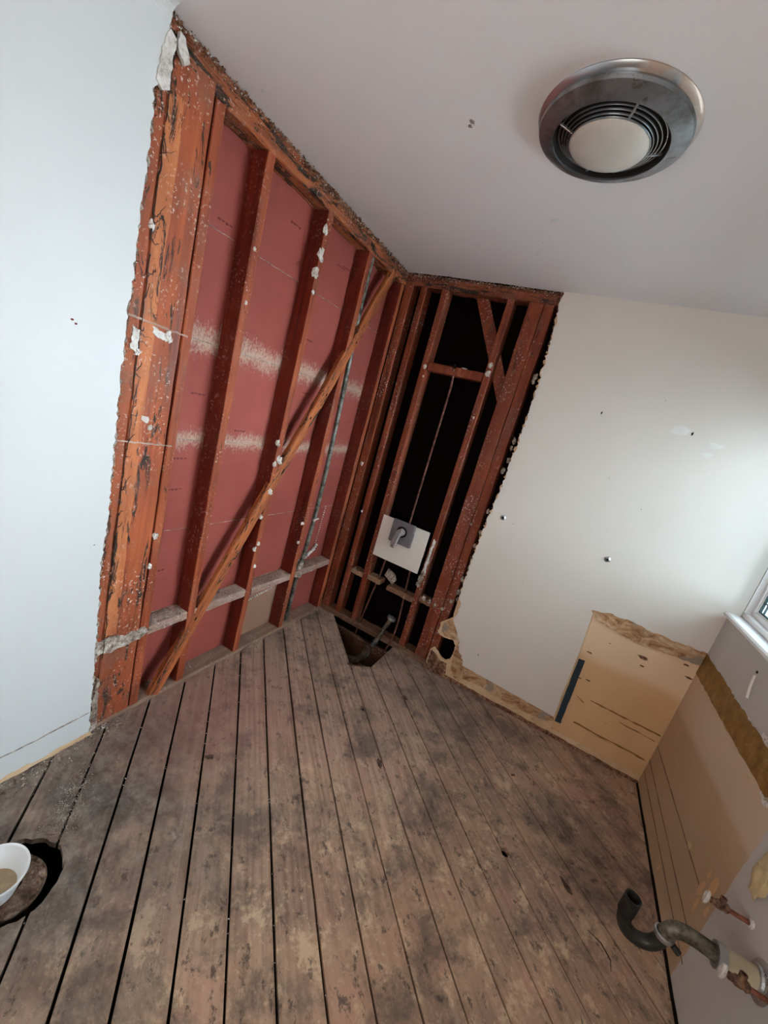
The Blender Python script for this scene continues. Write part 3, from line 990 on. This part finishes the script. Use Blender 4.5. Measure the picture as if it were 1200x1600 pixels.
obj('mortar_smear', sheet([jag([(.692, .60), (.712, .60), (.716, .86), (.702, .87), (.694, .8)], .02, .004, 27, True)], lambda u, v, w: (u, -.001 + w - .002, v), .004), 'lump', wall_back)
obj('loose_board_scrap', sheet([[(.425, .47), (.50, .43), (.52, .47), (.50, .505), (.44, .53)]], lambda u, v, w: (u, .03 + w, v), .01), 'core', wall_back)

# ------------------------------------------------------------------ right wall with the window
wr = [(YB, -.05), (.10, -.05), (.10, H + .05), (YB, H + .05)]
WIN = [(WY0, WZ0 - .03), (WY0, WZ1), (.02, WZ1), (.02, WZ0 - .03)]
wall_right = obj('wall_right', sheet([wr, WIN], lambda u, v, w: (W + w, u, v), .05), 'right')
tag(wall_right, kind='structure')
bm = sheet([jag([(.0, .859), (-.285, .861), (-.45, .858), (-.64, .858), (-.782, .863), (-.95, .866), (-.955, .80), (-.90, .746), (-.782, .747), (-.626, .742), (-.374, .741), (.0, .741)], .025, .003, 51, True)], lambda u, v, w: (W - .0035 + w, u, v), .0034)
tag(obj('adhesive_band', bm, 'glue', wall_right), 'rough ochre adhesive band below the window')
for i, (y, z, r) in enumerate([(-.42, .862, .007), (-.46, .857, .006), (-.62, .863, .010), (-.66, .861, .008), (-.76, .872, .018), (-.80, .875, .022), (-.84, .873, .016), (-.89, .742, .010), (-.92, .735, .012)]):
    obj('plaster_lump', lump((W - .002, y, z), r, 760 + i, sq=(.4, 1.6, .7)), 'lump', wall_right)
tag(obj('paper_holder_scar', tube([(W - .004, -.504, .995), (W - .006, -.52, .95), (W - .004, -.536, .905)], .005, 8), 'white_plastic', wall_right), 'small white upright strip under the sill')
obj('holder_hole', lump((W, -.498, 1.008), .008, 780, sq=(.3, 1, .8)), 'black', wall_right)
for i, (y, z, r) in enumerate([(-.780, .719, .008), (-.704, .307, .014)]):
    obj('filler_spot', lump((W, y, z), r, 782 + i, sq=(.3, 1, 1)), 'cream_lump', wall_right, True)
tag(obj('cream_filler_blob', lump((W - .006, -1.075, .60), .055, 786, sq=(.22, .75, 1.15), sub=3), 'cream_lump', wall_right, True), 'smooth cream filler blob at the frame edge')
for i, (a, b, z0, z1, h) in enumerate([(.0, -.92, .168, .172, .003), (.0, -1.0, .095, .10, .0025), (-.02, -.86, .27, .30, .003)]):
    obj('old_trim_line', sheet([jag([(a, z0 - h), (b, z1 - h), (b, z1 + h), (a, z0 + h)], .04, .0015, 54 + i, True)], lambda u, v, w: (W - .0016 + w, u, v), .0015), 'sole', wall_right)
for i, (y, z, r) in enumerate([(-.88, .30, .020), (-.93, .36, .028), (-.90, .25, .018), (-.96, .30, .014), (-.88, .37, .014), (-.60, .06, .012)]):
    obj('filler_smear', lump((W, y, z), r, 790 + i, sq=(.06, .7, 1.5)), 'patch', wall_right, True)
obj('base_gap', sheet([jag([(.0, .012), (YB, .012), (YB, .0), (.0, .0)], .04, .002, 58, True)], lambda u, v, w: (W - .006 + w, u, v), .006), 'void', wall_right)
obj('outer_leaf', sheet([wr, [(WY0, WZ0 - .06), (WY0, WZ1), (.02, WZ1), (.02, WZ0 - .06)]], lambda u, v, w: (W + .051 + w, u, v), .11), 'front_paint', wall_right)

win = bpy.data.objects.new('window_1', None)
C.objects.link(win)
tag(win, kind='structure')
# stool (sill board) with rounded nose
bm = bmesh.new()
pr = [(W - .018, 1.083), (W - .020, 1.096), (W - .012, 1.103), (W + .10, 1.106), (W + .10, 1.083)]
a = [bm.verts.new((x, -.001, z)) for x, z in pr]
b = [bm.verts.new((x, WY0 - .04, z)) for x, z in pr]
for i in range(5):
    bm.faces.new((a[i], a[(i + 1) % 5], b[(i + 1) % 5], b[i]))
bm.faces.new(a)
bm.faces.new(b[::-1])
obj('window_sill', bm, 'trim', win)
fx = 2.302


def rect_frame(name, x0, x1, y0, y1, z0, z1, t, m='trim'):
    bm = bmesh.new()
    box((x0, y0, z0), (x1, y0 + t, z1), bm)
    box((x0, y1 - t, z0), (x1, y1, z1), bm)
    box((x0, y0 + t, z0), (x1, y1 - t, z0 + t), bm)
    box((x0, y0 + t, z1 - t), (x1, y1 - t, z1), bm)
    return obj(name, bm, m, win)


rect_frame('window_frame', fx, fx + .06, WY0, -.001, 1.107, WZ1, .022)
rect_frame('sash', fx + .025, fx + .055, WY0 + .022, -.023, 1.129, WZ1 - .022, .024)
rect_frame('glazing_bead', fx + .032, fx + .050, WY0 + .046, -.047, 1.153, WZ1 - .046, .007)
rect_frame('lead_border', fx + .036, fx + .046, WY0 + .053, -.054, 1.160, WZ1 - .053, .006, 'lead')
gy0, gy1, gz0, gz1 = WY0 + .059, -.060, 1.166, WZ1 - .059
ny, nz = 9, 7
for i in range(1, ny):
    y = gy1 - .035 - (i - 1) * (gy1 - gy0 - .035) / (ny - 1)
    obj('lead_bar', box((fx + .037, y - .0025, gz0), (fx + .045, y + .0025, gz1)), 'lead', win)
for i in range(1, nz):
    z = gz0 + .045 + (i - 1) * (gz1 - gz0 - .045) / (nz - 1)
    obj('lead_bar', box((fx + .0372, gy0, z - .0025), (fx + .0448, gy1, z + .0025)), 'lead', win)
obj('window_glass', box((fx + .040, gy0, gz0), (fx + .042, gy1, gz1)), 'glass', win)
# reveal
bm = box((W + .001, -.02, WZ1), (fx + .06, .0, WZ1 + .001))
obj('reveal_head', box((W + .0505, WY0, WZ1 + .0002), (fx + .06, -.001, WZ1 + .01)), 'trim', win)

# ------------------------------------------------------------------ wall behind the camera, with an open doorway
dz, dx0, dx1 = 2.05, .85, 1.65
fr = [(-.13, -.05), (dx0, -.05), (dx0, dz), (dx1, dz), (dx1, -.05), (2.42, -.05), (2.42, H + .05), (-.13, H + .05)]
tag(obj('wall_front', sheet([fr], lambda u, v, w: (u, YB - w, v), .1), 'front_paint'), kind='structure')
tag(obj('wall_hall', sheet([[(.2, -.1), (2.3, -.1), (2.3, 2.5), (.2, 2.5)]], lambda u, v, w: (u, YB - 1.0 - w, v), .05), 'front_paint'), kind='structure')

# ------------------------------------------------------------------ ceiling
edge = [(-.005, -1.66)] + [(x, y) for x, y in [(-.006, -1.6), (-.012, -1.497), (-.014, -1.323), (-.018, -1.098), (-.008, -.95), (.006, -.871), (.004, -.76), (-.001, -.637), (-.005, -.342), (.002, -.02)]]
edge2 = [(.004, -.004), (.282, -.017), (.45, -.012), (.679, -.015), (.85, -.006), (.961, -.002)]
cl = [(-.125, YB - .05), (-.125, -1.66)] + jag(edge, .014, .0045, 61) + jag(edge2, .014, .0035, 62) + [(.965, .09), (2.40, .09), (2.40, YB - .05)]
ceiling = obj('ceiling', sheet([cl], lambda u, v, w: (u, v, H + w), .012), 'ceil')
tag(ceiling, kind='structure')
obj('ceiling_backing', box((-.14, YB - .1, H + .013), (2.45, .14, H + .06)), 'felt', ceiling)
for i, (x, y, r) in enumerate([(.758, -1.234, .010), (.75, -1.215, .007), (.959, -.723, .012), (.975, -.735, .008), (.867, -.43, .010), (.88, -.45, .006), (.90, -.537, .005), (.079, -1.391, .007), (.325, -1.178, .004), (1.0, -.70, .006), (.93, -.60, .004)]):
    obj('paint_chip', lump((x, y, H), r, 800 + i, sq=(1, 1.2, .18), sub=1), 'rubble' if i in (0, 1) else 'white_left', ceiling)
# cove of filler where the surviving left plaster meets the ceiling
bm = bmesh.new()
n = 8
ra = []
for y in (-1.672, YB):
    pr = [(T, H - .045)] + [(T + .045 * (1 - math.cos(q * math.pi / 2 / n)), H - .045 + .045 * math.sin(q * math.pi / 2 / n)) for q in range(1, n + 1)] + [(T - .002, H)]
    ra.append([bm.verts.new((x, y, z)) for x, z in pr])
for i in range(len(ra[0])):
    j = (i + 1) % len(ra[0])
    bm.faces.new((ra[0][i], ra[0][j], ra[1][j], ra[1][i]))
bm.faces.new(ra[0])
bm.faces.new(ra[1][::-1])
tag(obj('trim_1', bm, 'white_left', None, False), kind='structure')

# ------------------------------------------------------------------ floor boards, laid diagonally
floor = bpy.data.objects.new('floor', None)
C.objects.link(floor)
tag(floor, kind='structure')
R2 = math.sqrt(.5)


def clip(poly, a, b, c):
    """keep a*x + b*y <= c"""
    out = []
    for i in range(len(poly)):
        p, q = poly[i], poly[(i + 1) % len(poly)]
        dp, dq = a * p[0] + b * p[1] - c, a * q[0] + b * q[1] - c
        if dp <= 0:
            out.append(p)
        if (dp < 0 < dq) or (dq < 0 < dp):
            t = dp / (dp - dq)
            out.append((p[0] + (q[0] - p[0]) * t, p[1] + (q[1] - p[1]) * t))
    return out


ux = [-.038 + .1345 * k for k in range(-19, 21)]
rg = random.Random(77)
planks = []


def cyl_cut(x, y, r, z0=-.08, z1=.05, seg=24, wob=0, seed=0):
    bm = bmesh.new()
    rr = random.Random(seed)
    prf = [r * (1 + rr.uniform(-wob, wob)) for _ in range(seg)]
    a = [bm.verts.new((x + prf[k] * math.cos(2 * math.pi * k / seg), y + prf[k] * math.sin(2 * math.pi * k / seg), z0)) for k in range(seg)]
    b = [bm.verts.new((x + prf[k] * math.cos(2 * math.pi * k / seg), y + prf[k] * math.sin(2 * math.pi * k / seg), z1)) for k in range(seg)]
    for k in range(seg):
        bm.faces.new((a[k], a[(k + 1) % seg], b[(k + 1) % seg], b[k]))
    bm.faces.new(a[::-1])
    bm.faces.new(b)
    o = obj('cutter', bm, 'black')
    return o


HX, HY, HR = .370, -2.050, .117
HOLES = [(HX, HY, HR, .05), (.797, -.677, .017, .15), (.941, -.412, .019, .15), (1.657, -.937, .019, .15), (1.039, -.914, .011, .2), (.530, -.405, .012, .2)]
cutters = [cyl_cut(x, y, r, seg=40 if r > .1 else 14, wob=w, seed=i) for i, (x, y, r, w) in enumerate(HOLES)]
for k in range(len(ux) - 1):
    gap = (.0085 if ux[k] < -.2 else .006 if ux[k] < .45 else .0042)
    u0 = ux[k] + gap / 2
    u1 = ux[k + 1] - gap / 2
    n = 44
    vv = [-3.6 + 5.4 * i / n for i in range(n + 1)]
    e0 = [(u0 + noise.noise(Vector((v * 3, k * 7.3, 0))) * .0016, v) for v in vv]
    e1 = [(u1 + noise.noise(Vector((v * 3, k * 7.3 + 3, 5))) * .0016, v) for v in reversed(vv)]
    # u = (x+y)/sqrt2, v = (y-x)/sqrt2
    poly = [((u - v) * R2, (u + v) * R2) for u, v in e0 + e1]
    for a, b, c in ((-1, 0, .10), (1, 0, W - .002), (0, 1, .095), (0, -1, -(YB - .1))):
        poly = clip(poly, a, b, c)
        if len(poly) < 3:
            break
    if len(poly) < 3:
        continue
    uc = (u0 + u1) / 2
    if .09 < uc < .235:       # sawn short in front of the plumbing opening
        poly = clip(poly, -R2, R2, -.683)
        poly = [p for p in poly]
    elif .235 < uc < .52:
        poly = clip(poly, -1, 0, -.652) if uc < .47 else poly
    if len(poly) < 3:
        continue
    dzz = rg.uniform(-.0012, .0008)
    bm = sheet([poly], lambda u, v, w: (u, v, dzz - w), .020)
    p = obj('floorboard', bm, 'floor', floor)
    hit = []
    for cu, (x, y, r, w) in zip(cutters, HOLES):
        uu = (x + y) * R2
        if u0 - r - .01 < uu < u1 + r + .01:
            hit.append(cu)
    if hit:
        boolean_cut(p, hit)
for cu in cutters:
    bpy.data.objects.remove(cu)
obj('crawlspace', box((-.13, YB - 1.1, -.36), (2.5, .14, -.34)), 'void', floor)
for x, s in ((-.14, 1), (2.36, 1)):
    obj('foundation', box((x, YB - .1, -.35), (x + .02, .14, -.03)), 'void', floor)
obj('foundation', box((-.14, .12, -.35), (2.4, .14, -.03)), 'void', floor)
obj('hall_floor', box((.1, YB - 1.1, -.03), (2.4, YB - .102, -.002)), 'sole', floor)
# knots, burns and curved scars in the boards
for i, (x, y, rx, ry, a) in enumerate([(1.905, -.905, .034, .010, -.9), (.445, -1.415, .016, .012, .6), (1.04, -.93, .010, .022, .8), (1.62, -.50, .012, .006, .8)]):
    bm = lump((0, 0, 0), 1, 950 + i, sub=2)
    rt = Matrix.Rotation(a, 3, 'Z')
    for v in bm.verts:
        q = rt @ Vector((v.co.x * rx, v.co.y * ry, v.co.z * .0012))
        v.co = Vector((x, y, .0002)) + q
    obj('knot', bm, 'cast', floor, True)
obj('curved_scar', tube([(1.985, -1.015, .0003), (2.03, -1.03, .0006), (2.06, -1.065, .0006), (2.06, -1.10, .0004)], .003, 6, radii=[.001, .0022, .0022, .001]), 'cast', floor, True)
# joists seen in the plumbing opening
for i, y in enumerate([-.52, -.05]):
    obj('joist', timber((-.1, y, -.115), (2.3, y, -.115), (0, 0, 1), .18, .04, .002, .004, 20, 160 + i), 'dark_wood', floor)
obj('lath_below', timber((.05, -.155, -.19), (1.2, -.155, -.19), (0, 0, 1), .012, .14, .002, .003, 16, 165), 'sole_x', floor)

# rubble on the floor
rg = random.Random(88)
sp = []
for i in range(760):
    t = rg.random()
    y = -1.50 - .62 * t
    x = abs(rg.gauss(0, .035)) + (T if y < -1.66 else .0) + .004
    sp.append(((x, y, rg.uniform(.0, .003)), rg.uniform(.002, .0075) if i % 3 else rg.uniform(.001, .003)))
for i in range(900):
    q = rg.uniform(-1, 1)
    x = .25 + q * .09 + rg.gauss(0, .026)
    y = -1.84 - q * .085 + rg.gauss(0, .026)
    sp.append(((x, y, .0005), rg.uniform(.001, .0042)))
for i in range(70):
    sp.append(((rg.uniform(.0, .10), rg.uniform(-1.5, -.2), .0005), rg.uniform(.001, .003)))
for i in range(110):
    sp.append(((rg.gauss(.95, .14), rg.uniform(-.055, -.022), .002), rg.uniform(.001, .004)))
for i in range(130):
    sp.append(((rg.uniform(.05, 2.1), rg.uniform(-2.4, -.1), .001), rg.uniform(.0008, .0024)))
# keep the crumbs off the open holes
sp = [s for s in sp if not (s[0][0] > .15 and s[0][0] < .66 and s[0][1] > -.45 and s[0][0] + s[0][1] > .1) and all((s[0][0] - h[0]) ** 2 + (s[0][1] - h[1]) ** 2 > h[2] ** 2 for h in HOLES)]
rub = crumbs('plaster_rubble', sp, 'rubble', None, 88)
tag(rub, 'loose plaster crumbs scattered over the floorboards, thickest by the left wall', 'rubble', kind='stuff')
# the few crumbs that caught in the board gaps
sp = []
for i in range(150):
    k = rg.choice(range(10, 24))
    v = rg.uniform(-2.2, .2)
    u = ux[k]
    x, y = (u - v) * R2, (u + v) * R2
    if .03 < x < 2.2 and -2.6 < y < -.05 and not (y > -.45 and .15 < x < .7) and (x - HX) ** 2 + (y - HY) ** 2 > HR ** 2:
        sp.append(((x, y, -.002), rg.uniform(.0025, .0042)))
tag(crumbs('gap_crumbs', sp, 'lump', floor, 89), kind='stuff')

# ------------------------------------------------------------------ ceiling exhaust fan with light
FX, FY = 1.150, -1.205
fan = empty('exhaust_fan', 'round chrome exhaust fan with frosted centre light on the ceiling', 'fan')
fan.location = (0, 0, 0)
dn = (0, 0, -1)
cfan = (FX, FY, H)
obj('mounting_rim', lathe([(.150, .0), (.196, .0), (.198, .004), (.194, .009), (.180, .016), (.150, .016)], cfan, 96, axis=dn, close=True), 'fan_rim', fan, True)
obj('trim_ring', lathe([(.184, .014), (.189, .022), (.187, .030), (.166, .040), (.148, .045), (.1455, .045), (.1450, .040), (.146, .010), (.150, .012)], cfan, 96, axis=dn, close=True), 'fan_trim', fan, True)
obj('fan_cavity', lathe([(0, .004), (.1425, .004), (.1445, .041), (.1425, .041), (.1405, .006), (0, .006)], cfan, 64, axis=dn), 'yellow_dark', fan)
for i, r in enumerate([.133, .123, .1145, .1065]):
    h = .032 + .0042 * i
    obj('louvre_ring', lathe([(r - .0011, h), (r + .0011, h), (r + .0011, h - .0035), (r - .0011, h - .0035)], cfan, 96, axis=dn, close=True), 'chrome', fan, True)
for k in range(4):
    a = math.radians(25 + 90 * k)
    d = Vector((math.cos(a), math.sin(a), 0))
    obj('spoke', timber(Vector(cfan) + d * .098 + Vector((0, 0, -.044)), Vector(cfan) + d * .143 + Vector((0, 0, -.029)), (0, 0, 1), .006, .006, 0, .001, 2), 'chrome', fan)
prf = [(.0975, .0455)] + [(.100 * math.cos(q * math.pi / 2 / 12), .046 + .026 * math.sin(q * math.pi / 2 / 12)) for q in range(13)]
prf[-1] = (0, prf[-1][1])
obj('light_diffuser', lathe(prf, cfan, 64, axis=dn), 'dome', fan, True)
obj('diffuser_rim', lathe([(.1005, .0465), (.1025, .0465), (.1025, .050), (.1005, .050)], cfan, 64, axis=dn, close=True), 'chrome', fan, True)

# ------------------------------------------------------------------ shower valve on its access plate
sv = empty('shower_valve', 'white square plate with grey lever valve fixed between the back wall studs', 'valve')
bm = box((.312, -.024, .602), (.668, -.018, .904))
bmesh.ops.bevel(bm, geom=bm.edges[:], offset=.0015, segments=2, affect='EDGES')
tag(obj('mounting_plate', bm, 'white_plastic', sv), 'white square plate')
bm = box((.402, -.050, .752), (.570, -.025, .912))
bmesh.ops.bevel(bm, geom=bm.edges[:], offset=.005, segments=3, affect='EDGES')
esc = tag(obj('escutcheon', bm, 'grey_plastic', sv), 'grey square escutcheon')
obj('bezel_ring', lathe([(.038, 0), (.038, .006), (.032, .009), (.027, .004), (.027, 0)], (.486, -.050, .842), 40, axis=(0, -1, 0), close=True), 'black', esc, True)
hub = obj('handle_hub', lathe([(0, .045), (.020, .045), (.025, .040), (.027, 0), (0, 0)], (.486, -.050, .842), 28, axis=(0, -1, 0)), 'handle_grey', sv, True)
bm = timber((.486, -.105, .855), (.472, -.112, .758), (1, 0, 0), .042, .020, .0005, .007, 6)
obj('lever', bm, 'handle_grey', hub, False)
obj('lever_tip', timber((.472, -.112, .760), (.468, -.106, .738), (1, 0, 0), .030, .015, .0004, .005, 3), 'handle_grey', hub)
obj('lever_neck', tube([(.486, -.094, .842), (.486, -.106, .844)], .016, 16), 'handle_grey', hub, True)
obj('valve_body', tube([(.40, .03, .83), (.58, .03, .83)], .016, 16), 'rust', sv, True)
obj('valve_stem', tube([(.486, .03, .83), (.486, -.022, .838)], .013, 16), 'rust', sv, True)
for x in (.33, .648):
    obj('plate_lug', box((x - .018, -.0178, .72), (x + .018, .0015, .78)), 'stud_dark', sv)

rp = empty('riser_pipe', 'thin copper shower riser running from the header down behind the white plate', 'pipe')
obj('tube', tube([(.483, -.006, 1.945), (.487, .02, 1.90), (.489, .035, 1.82), (.490, .035, 1.4), (.491, .035, .82)], .0065, 12), 'copper_dark', rp, True)
obj('strap', lathe([(.0095, -.008), (.0095, .008), (.0066, .008), (.0066, -.008)], (.484, -.0015, 1.945), 14, close=True), 'black', rp)
obj('riser_elbow', lump((.4835, -.004, 1.952), .011, 900, sq=(1, .9, .9)), 'black', rp, True)

for nm, pts, lab in (('supply_pipe', [(.400, .035, .83), (.398, .040, .70), (.392, .040, .50), (.372, .03, .30), (.345, .01, .0), (.338, .0, -.16)], 'left copper supply pipe dropping below the white plate into the floor opening'),
                     ('supply_pipe', [(.580, .035, .83), (.588, .04, .70), (.602, .035, .50), (.622, .02, .32), (.640, .0, .16), (.632, -.02, .03), (.60, -.03, -.08), (.58, -.03, -.16)], 'right copper supply pipe bending below the white plate beside the drain')):
    o = empty(nm, lab, 'pipe', 'copper supply pipes below the shower valve')
    # smooth the polyline
    P = [Vector(p) for p in pts]
    for _ in range(2):
        Q = [P[0]]
        for a, b in zip(P, P[1:]):
            Q += [a.lerp(b, .25), a.lerp(b, .75)]
        Q.append(P[-1])
        P = Q
    obj('tube', tube(P, .0065, 10), 'copper_dark', o, True)
    obj('coupling', tube([P[1], P[3]], .0095, 12), 'rust', o, True)

dr = empty('tub_drain_pipe', 'stub of drain pipe with bright metal rim rising from the floor opening', 'pipe')
top = Vector((.586, -.010, .215))
bot = Vector((.500, -.085, -.13))
dd = (top - bot).normalized()
obj('tube', hollow([bot, bot.lerp(top, .5), top], .0165, .0135, 20), 'pipe_dark', dr, True)
obj('rim', hollow([top - dd * .014, top + dd * .004], .0320, .0170, 28), 'chrome', dr, True)
obj('coupling', hollow([bot.lerp(top, .34), bot.lerp(top, .42)], .022, .0166, 20), 'chrome', dr, True)
obj('trap_body', tube([bot + Vector((.0, 0, .10)), bot + Vector((-.01, -.01, .02)), bot + Vector((-.04, -.03, -.03)), bot + Vector((-.10, -.05, -.04))], .028, 14), 'cast', dr, True)
obj('slip_nut', tube([bot.lerp(top, .20), bot.lerp(top, .30)], .027, 8), 'cast', dr)

# ------------------------------------------------------------------ grey conduit in the left wall
cp = empty('steel_pipe', 'grey galvanised steel pipe standing between the last left wall studs', 'pipe')
PP = [(-.030, -.392, 2.36), (-.030, -.392, 2.05), (-.030, -.366, 1.78), (-.030, -.338, 1.31), (-.030, -.328, .92), (-.030, -.348, .56), (-.030, -.37, .43)]
P = [Vector(p) for p in PP]
for _ in range(2):
    Q = [P[0]]
    for a, b in zip(P, P[1:]):
        Q += [a.lerp(b, .25), a.lerp(b, .75)]
    Q.append(P[-1])
    P = Q
obj('tube', tube(P, .0145, 16), 'galv', cp, True)
obj('tube', tube([(-.030, -.376, .43), (-.030, -.380, .20), (-.030, -.382, .021)], .0145, 16), 'galv', cp, True)
obj('coupling', tube([(-.030, -.368, .47), (-.030, -.374, .38)], .020, 14), 'rubble', cp, True)
obj('pipe_clip', tube([(-.012, -.365, .775), (-.010, -.345, .785), (-.012, -.315, .785)], .006, 8), 'lump', cp, True)
obj('side_elbow', tube([(-.012, -.385, .40), (.004, -.405, .385)], .017, 12), 'rubble', cp, True)

# ------------------------------------------------------------------ basin drain trap sticking out of the right wall
tp = empty('drain_trap', 'blackened curved drain trap sticking out of the right wall', 'pipe')
ty = -1.25


def smooth(P, n=2):
    P = [Vector(p) for p in P]
    for _ in range(n):
        Q = [P[0]]
        for a, b in zip(P, P[1:]):
            Q += [a.lerp(b, .25), a.lerp(b, .75)]
        Q.append(P[-1])
        P = Q
    return P


obj('wall_flange', lathe([(.022, .0), (.050, .0), (.050, .002), (.046, .006), (.036, .008), (.034, .014), (.026, .016), (.022, .016)], (W, ty, .44), 40, axis=(-1, 0, 0), close=True), 'chrome', tp, True)
tag(obj('wall_stub', hollow([(W, ty, .44), (2.160, ty, .437)], .0285, .0245, 28), 'pipe_cream', tp, True), 'cream plastic stub')
obj('collar', hollow([(2.172, ty, .437), (2.152, ty, .436)], .0325, .0205, 28), 'chrome', tp, True)
obj('outlet_arm', tube(smooth([(2.165, ty, .437), (2.13, ty, .440), (2.085, ty, .442), (2.056, ty, .432), (2.045, ty, .400)], 3), .0205, 22), 'pipe_dark', tp, True)
obj('slip_nut', lathe([(.0205, -.007), (.0250, -.007), (.0258, -.004), (.0258, .004), (.0215, .007)], (2.0452, ty, .396), 24, close=True), 'chrome', tp, True)
obj('wing_lug', tube([(2.068, ty - .012, .390), (2.084, ty - .018, .384)], .009, 10), 'pipe_black', tp, True)
obj('u_bend', tube(smooth([(2.045, ty, .400), (2.043, ty, .366), (2.026, ty, .338), (1.995, ty, .328), (1.964, ty, .338), (1.949, ty, .366), (1.947, ty, .395)], 3), .0195, 22), 'pipe_black', tp, True)
obj('inlet_tube', hollow([(1.947, ty, .388), (1.947, ty, .446)], .0225, .0190, 28), 'pipe_black', tp, True)
obj('inlet_plug', tube([(1.947, ty, .392), (1.947, ty, .394)], .0195, 20), 'void', tp)

# two angle stops for the basin
for (y, z, L, lab) in ((-1.130, .485, .070, 'upper small shutoff valve with white oval handle on the right wall'),
                       (-1.342, .488, .085, 'lower small shutoff valve with white oval handle beneath the drain trap')):
    v = empty('shutoff_valve', lab, 'valve', 'basin shutoff valves')
    obj('supply_stub', tube([(W, y, z), (W - L, y, z)], .0065, 14), 'copper', v, True)
    obj('wall_flange', lathe([(.0070, 0), (.014, 0), (.012, .005), (.0070, .007)], (W, y, z), 20, axis=(-1, 0, 0), close=True), 'lump', v, True)
    obj('valve_body', lathe([(0, -.012), (.011, -.012), (.013, -.008), (.0105, -.002), (.0125, .004), (.0125, .016), (.009, .020), (.009, .030), (0, .030)], (W - L, y, z), 18, axis=(-1, 0, 0)), 'rust', v, True)
    obj('outlet_nipple', hollow([(W - L - .006, y, z + .004), (W - L - .006, y + .004, z + .026)], .0085, .0058, 16), 'rust', v, True)
    obj('valve_stem', tube([(W - L - .028, y, z), (W - L - .040, y, z)], .004, 10), 'rust', v, True)
    bm = lathe([(0, -.004), (.012, -.004), (.0145, -.001), (.0145, .003), (.012, .005), (0, .005)], (0, 0, 0), 28, axis=(-1, 0, 0))
    for q in bm.verts:
        q.co = Vector((q.co.x + W - L - .042, q.co.y * .75 + y, q.co.z * 1.55 + z))
    obj('handle', bm, 'lump', v, True)

# ------------------------------------------------------------------ toilet flange in its hole, with a white tub standing in it
fl = empty('toilet_flange', 'rotten rusty toilet flange in the round floor hole at the left edge', 'flange')
obj('ring', lathe([(.030, .0), (.048, .001), (.066, -.001), (.080, -.004), (.085, -.016), (.082, -.03), (.030, -.03)], (HX + .003, HY - .008, 0), 48, close=True), 'wax', fl, False)
bm = bmesh.new()
for i in range(70):
    a = rg.uniform(0, 6.28)
    r = rg.uniform(.055, .083)
    lump((HX + .003 + r * math.cos(a), HY - .008 + r * math.sin(a), .000), rg.uniform(.003, .010), 920 + i, bm, sq=(1, 1, .6), sub=1)
tag(obj('wax_crumbs', bm, 'wax', fl), kind='stuff')
obj('pipe_throat', hollow([(HX + .003, HY - .008, -.03), (HX + .003, HY - .008, -.20)], .056, .048, 28), 'cast', fl, True)
obj('closet_bolt', tube([(HX + .058, HY + .035, -.004), (HX + .060, HY + .036, .012)], .0035, 8), 'rust', fl)
cu = empty('plastic_tub', 'round white plastic tub standing in the toilet flange at the left edge', 'tub')
cb = Vector((.362, -2.092, -.001))
tilt = Vector((.05, .02, 1)).normalized()
obj('body', lathe([(0, .0055), (.046, .0055), (.050, .010), (.0695, .082), (.0745, .084), (.0755, .080), (.0745, .0765), (.0715, .0755), (.0535, .006), (.050, .004), (0, .004)], cb, 56, axis=tilt), 'cup', cu, True)
obj('settled_dirt', lathe([(0, .016), (.030, .015), (.0505, .014), (.0503, .012), (0, .012)], cb, 40, axis=tilt), 'cup_dirt', cu, True)

# ------------------------------------------------------------------ outdoors, seen through the window
tag(obj('yard', box((2.7, -30, -1.2), (40, 30, -1.0)), 'lawn'), kind='structure')
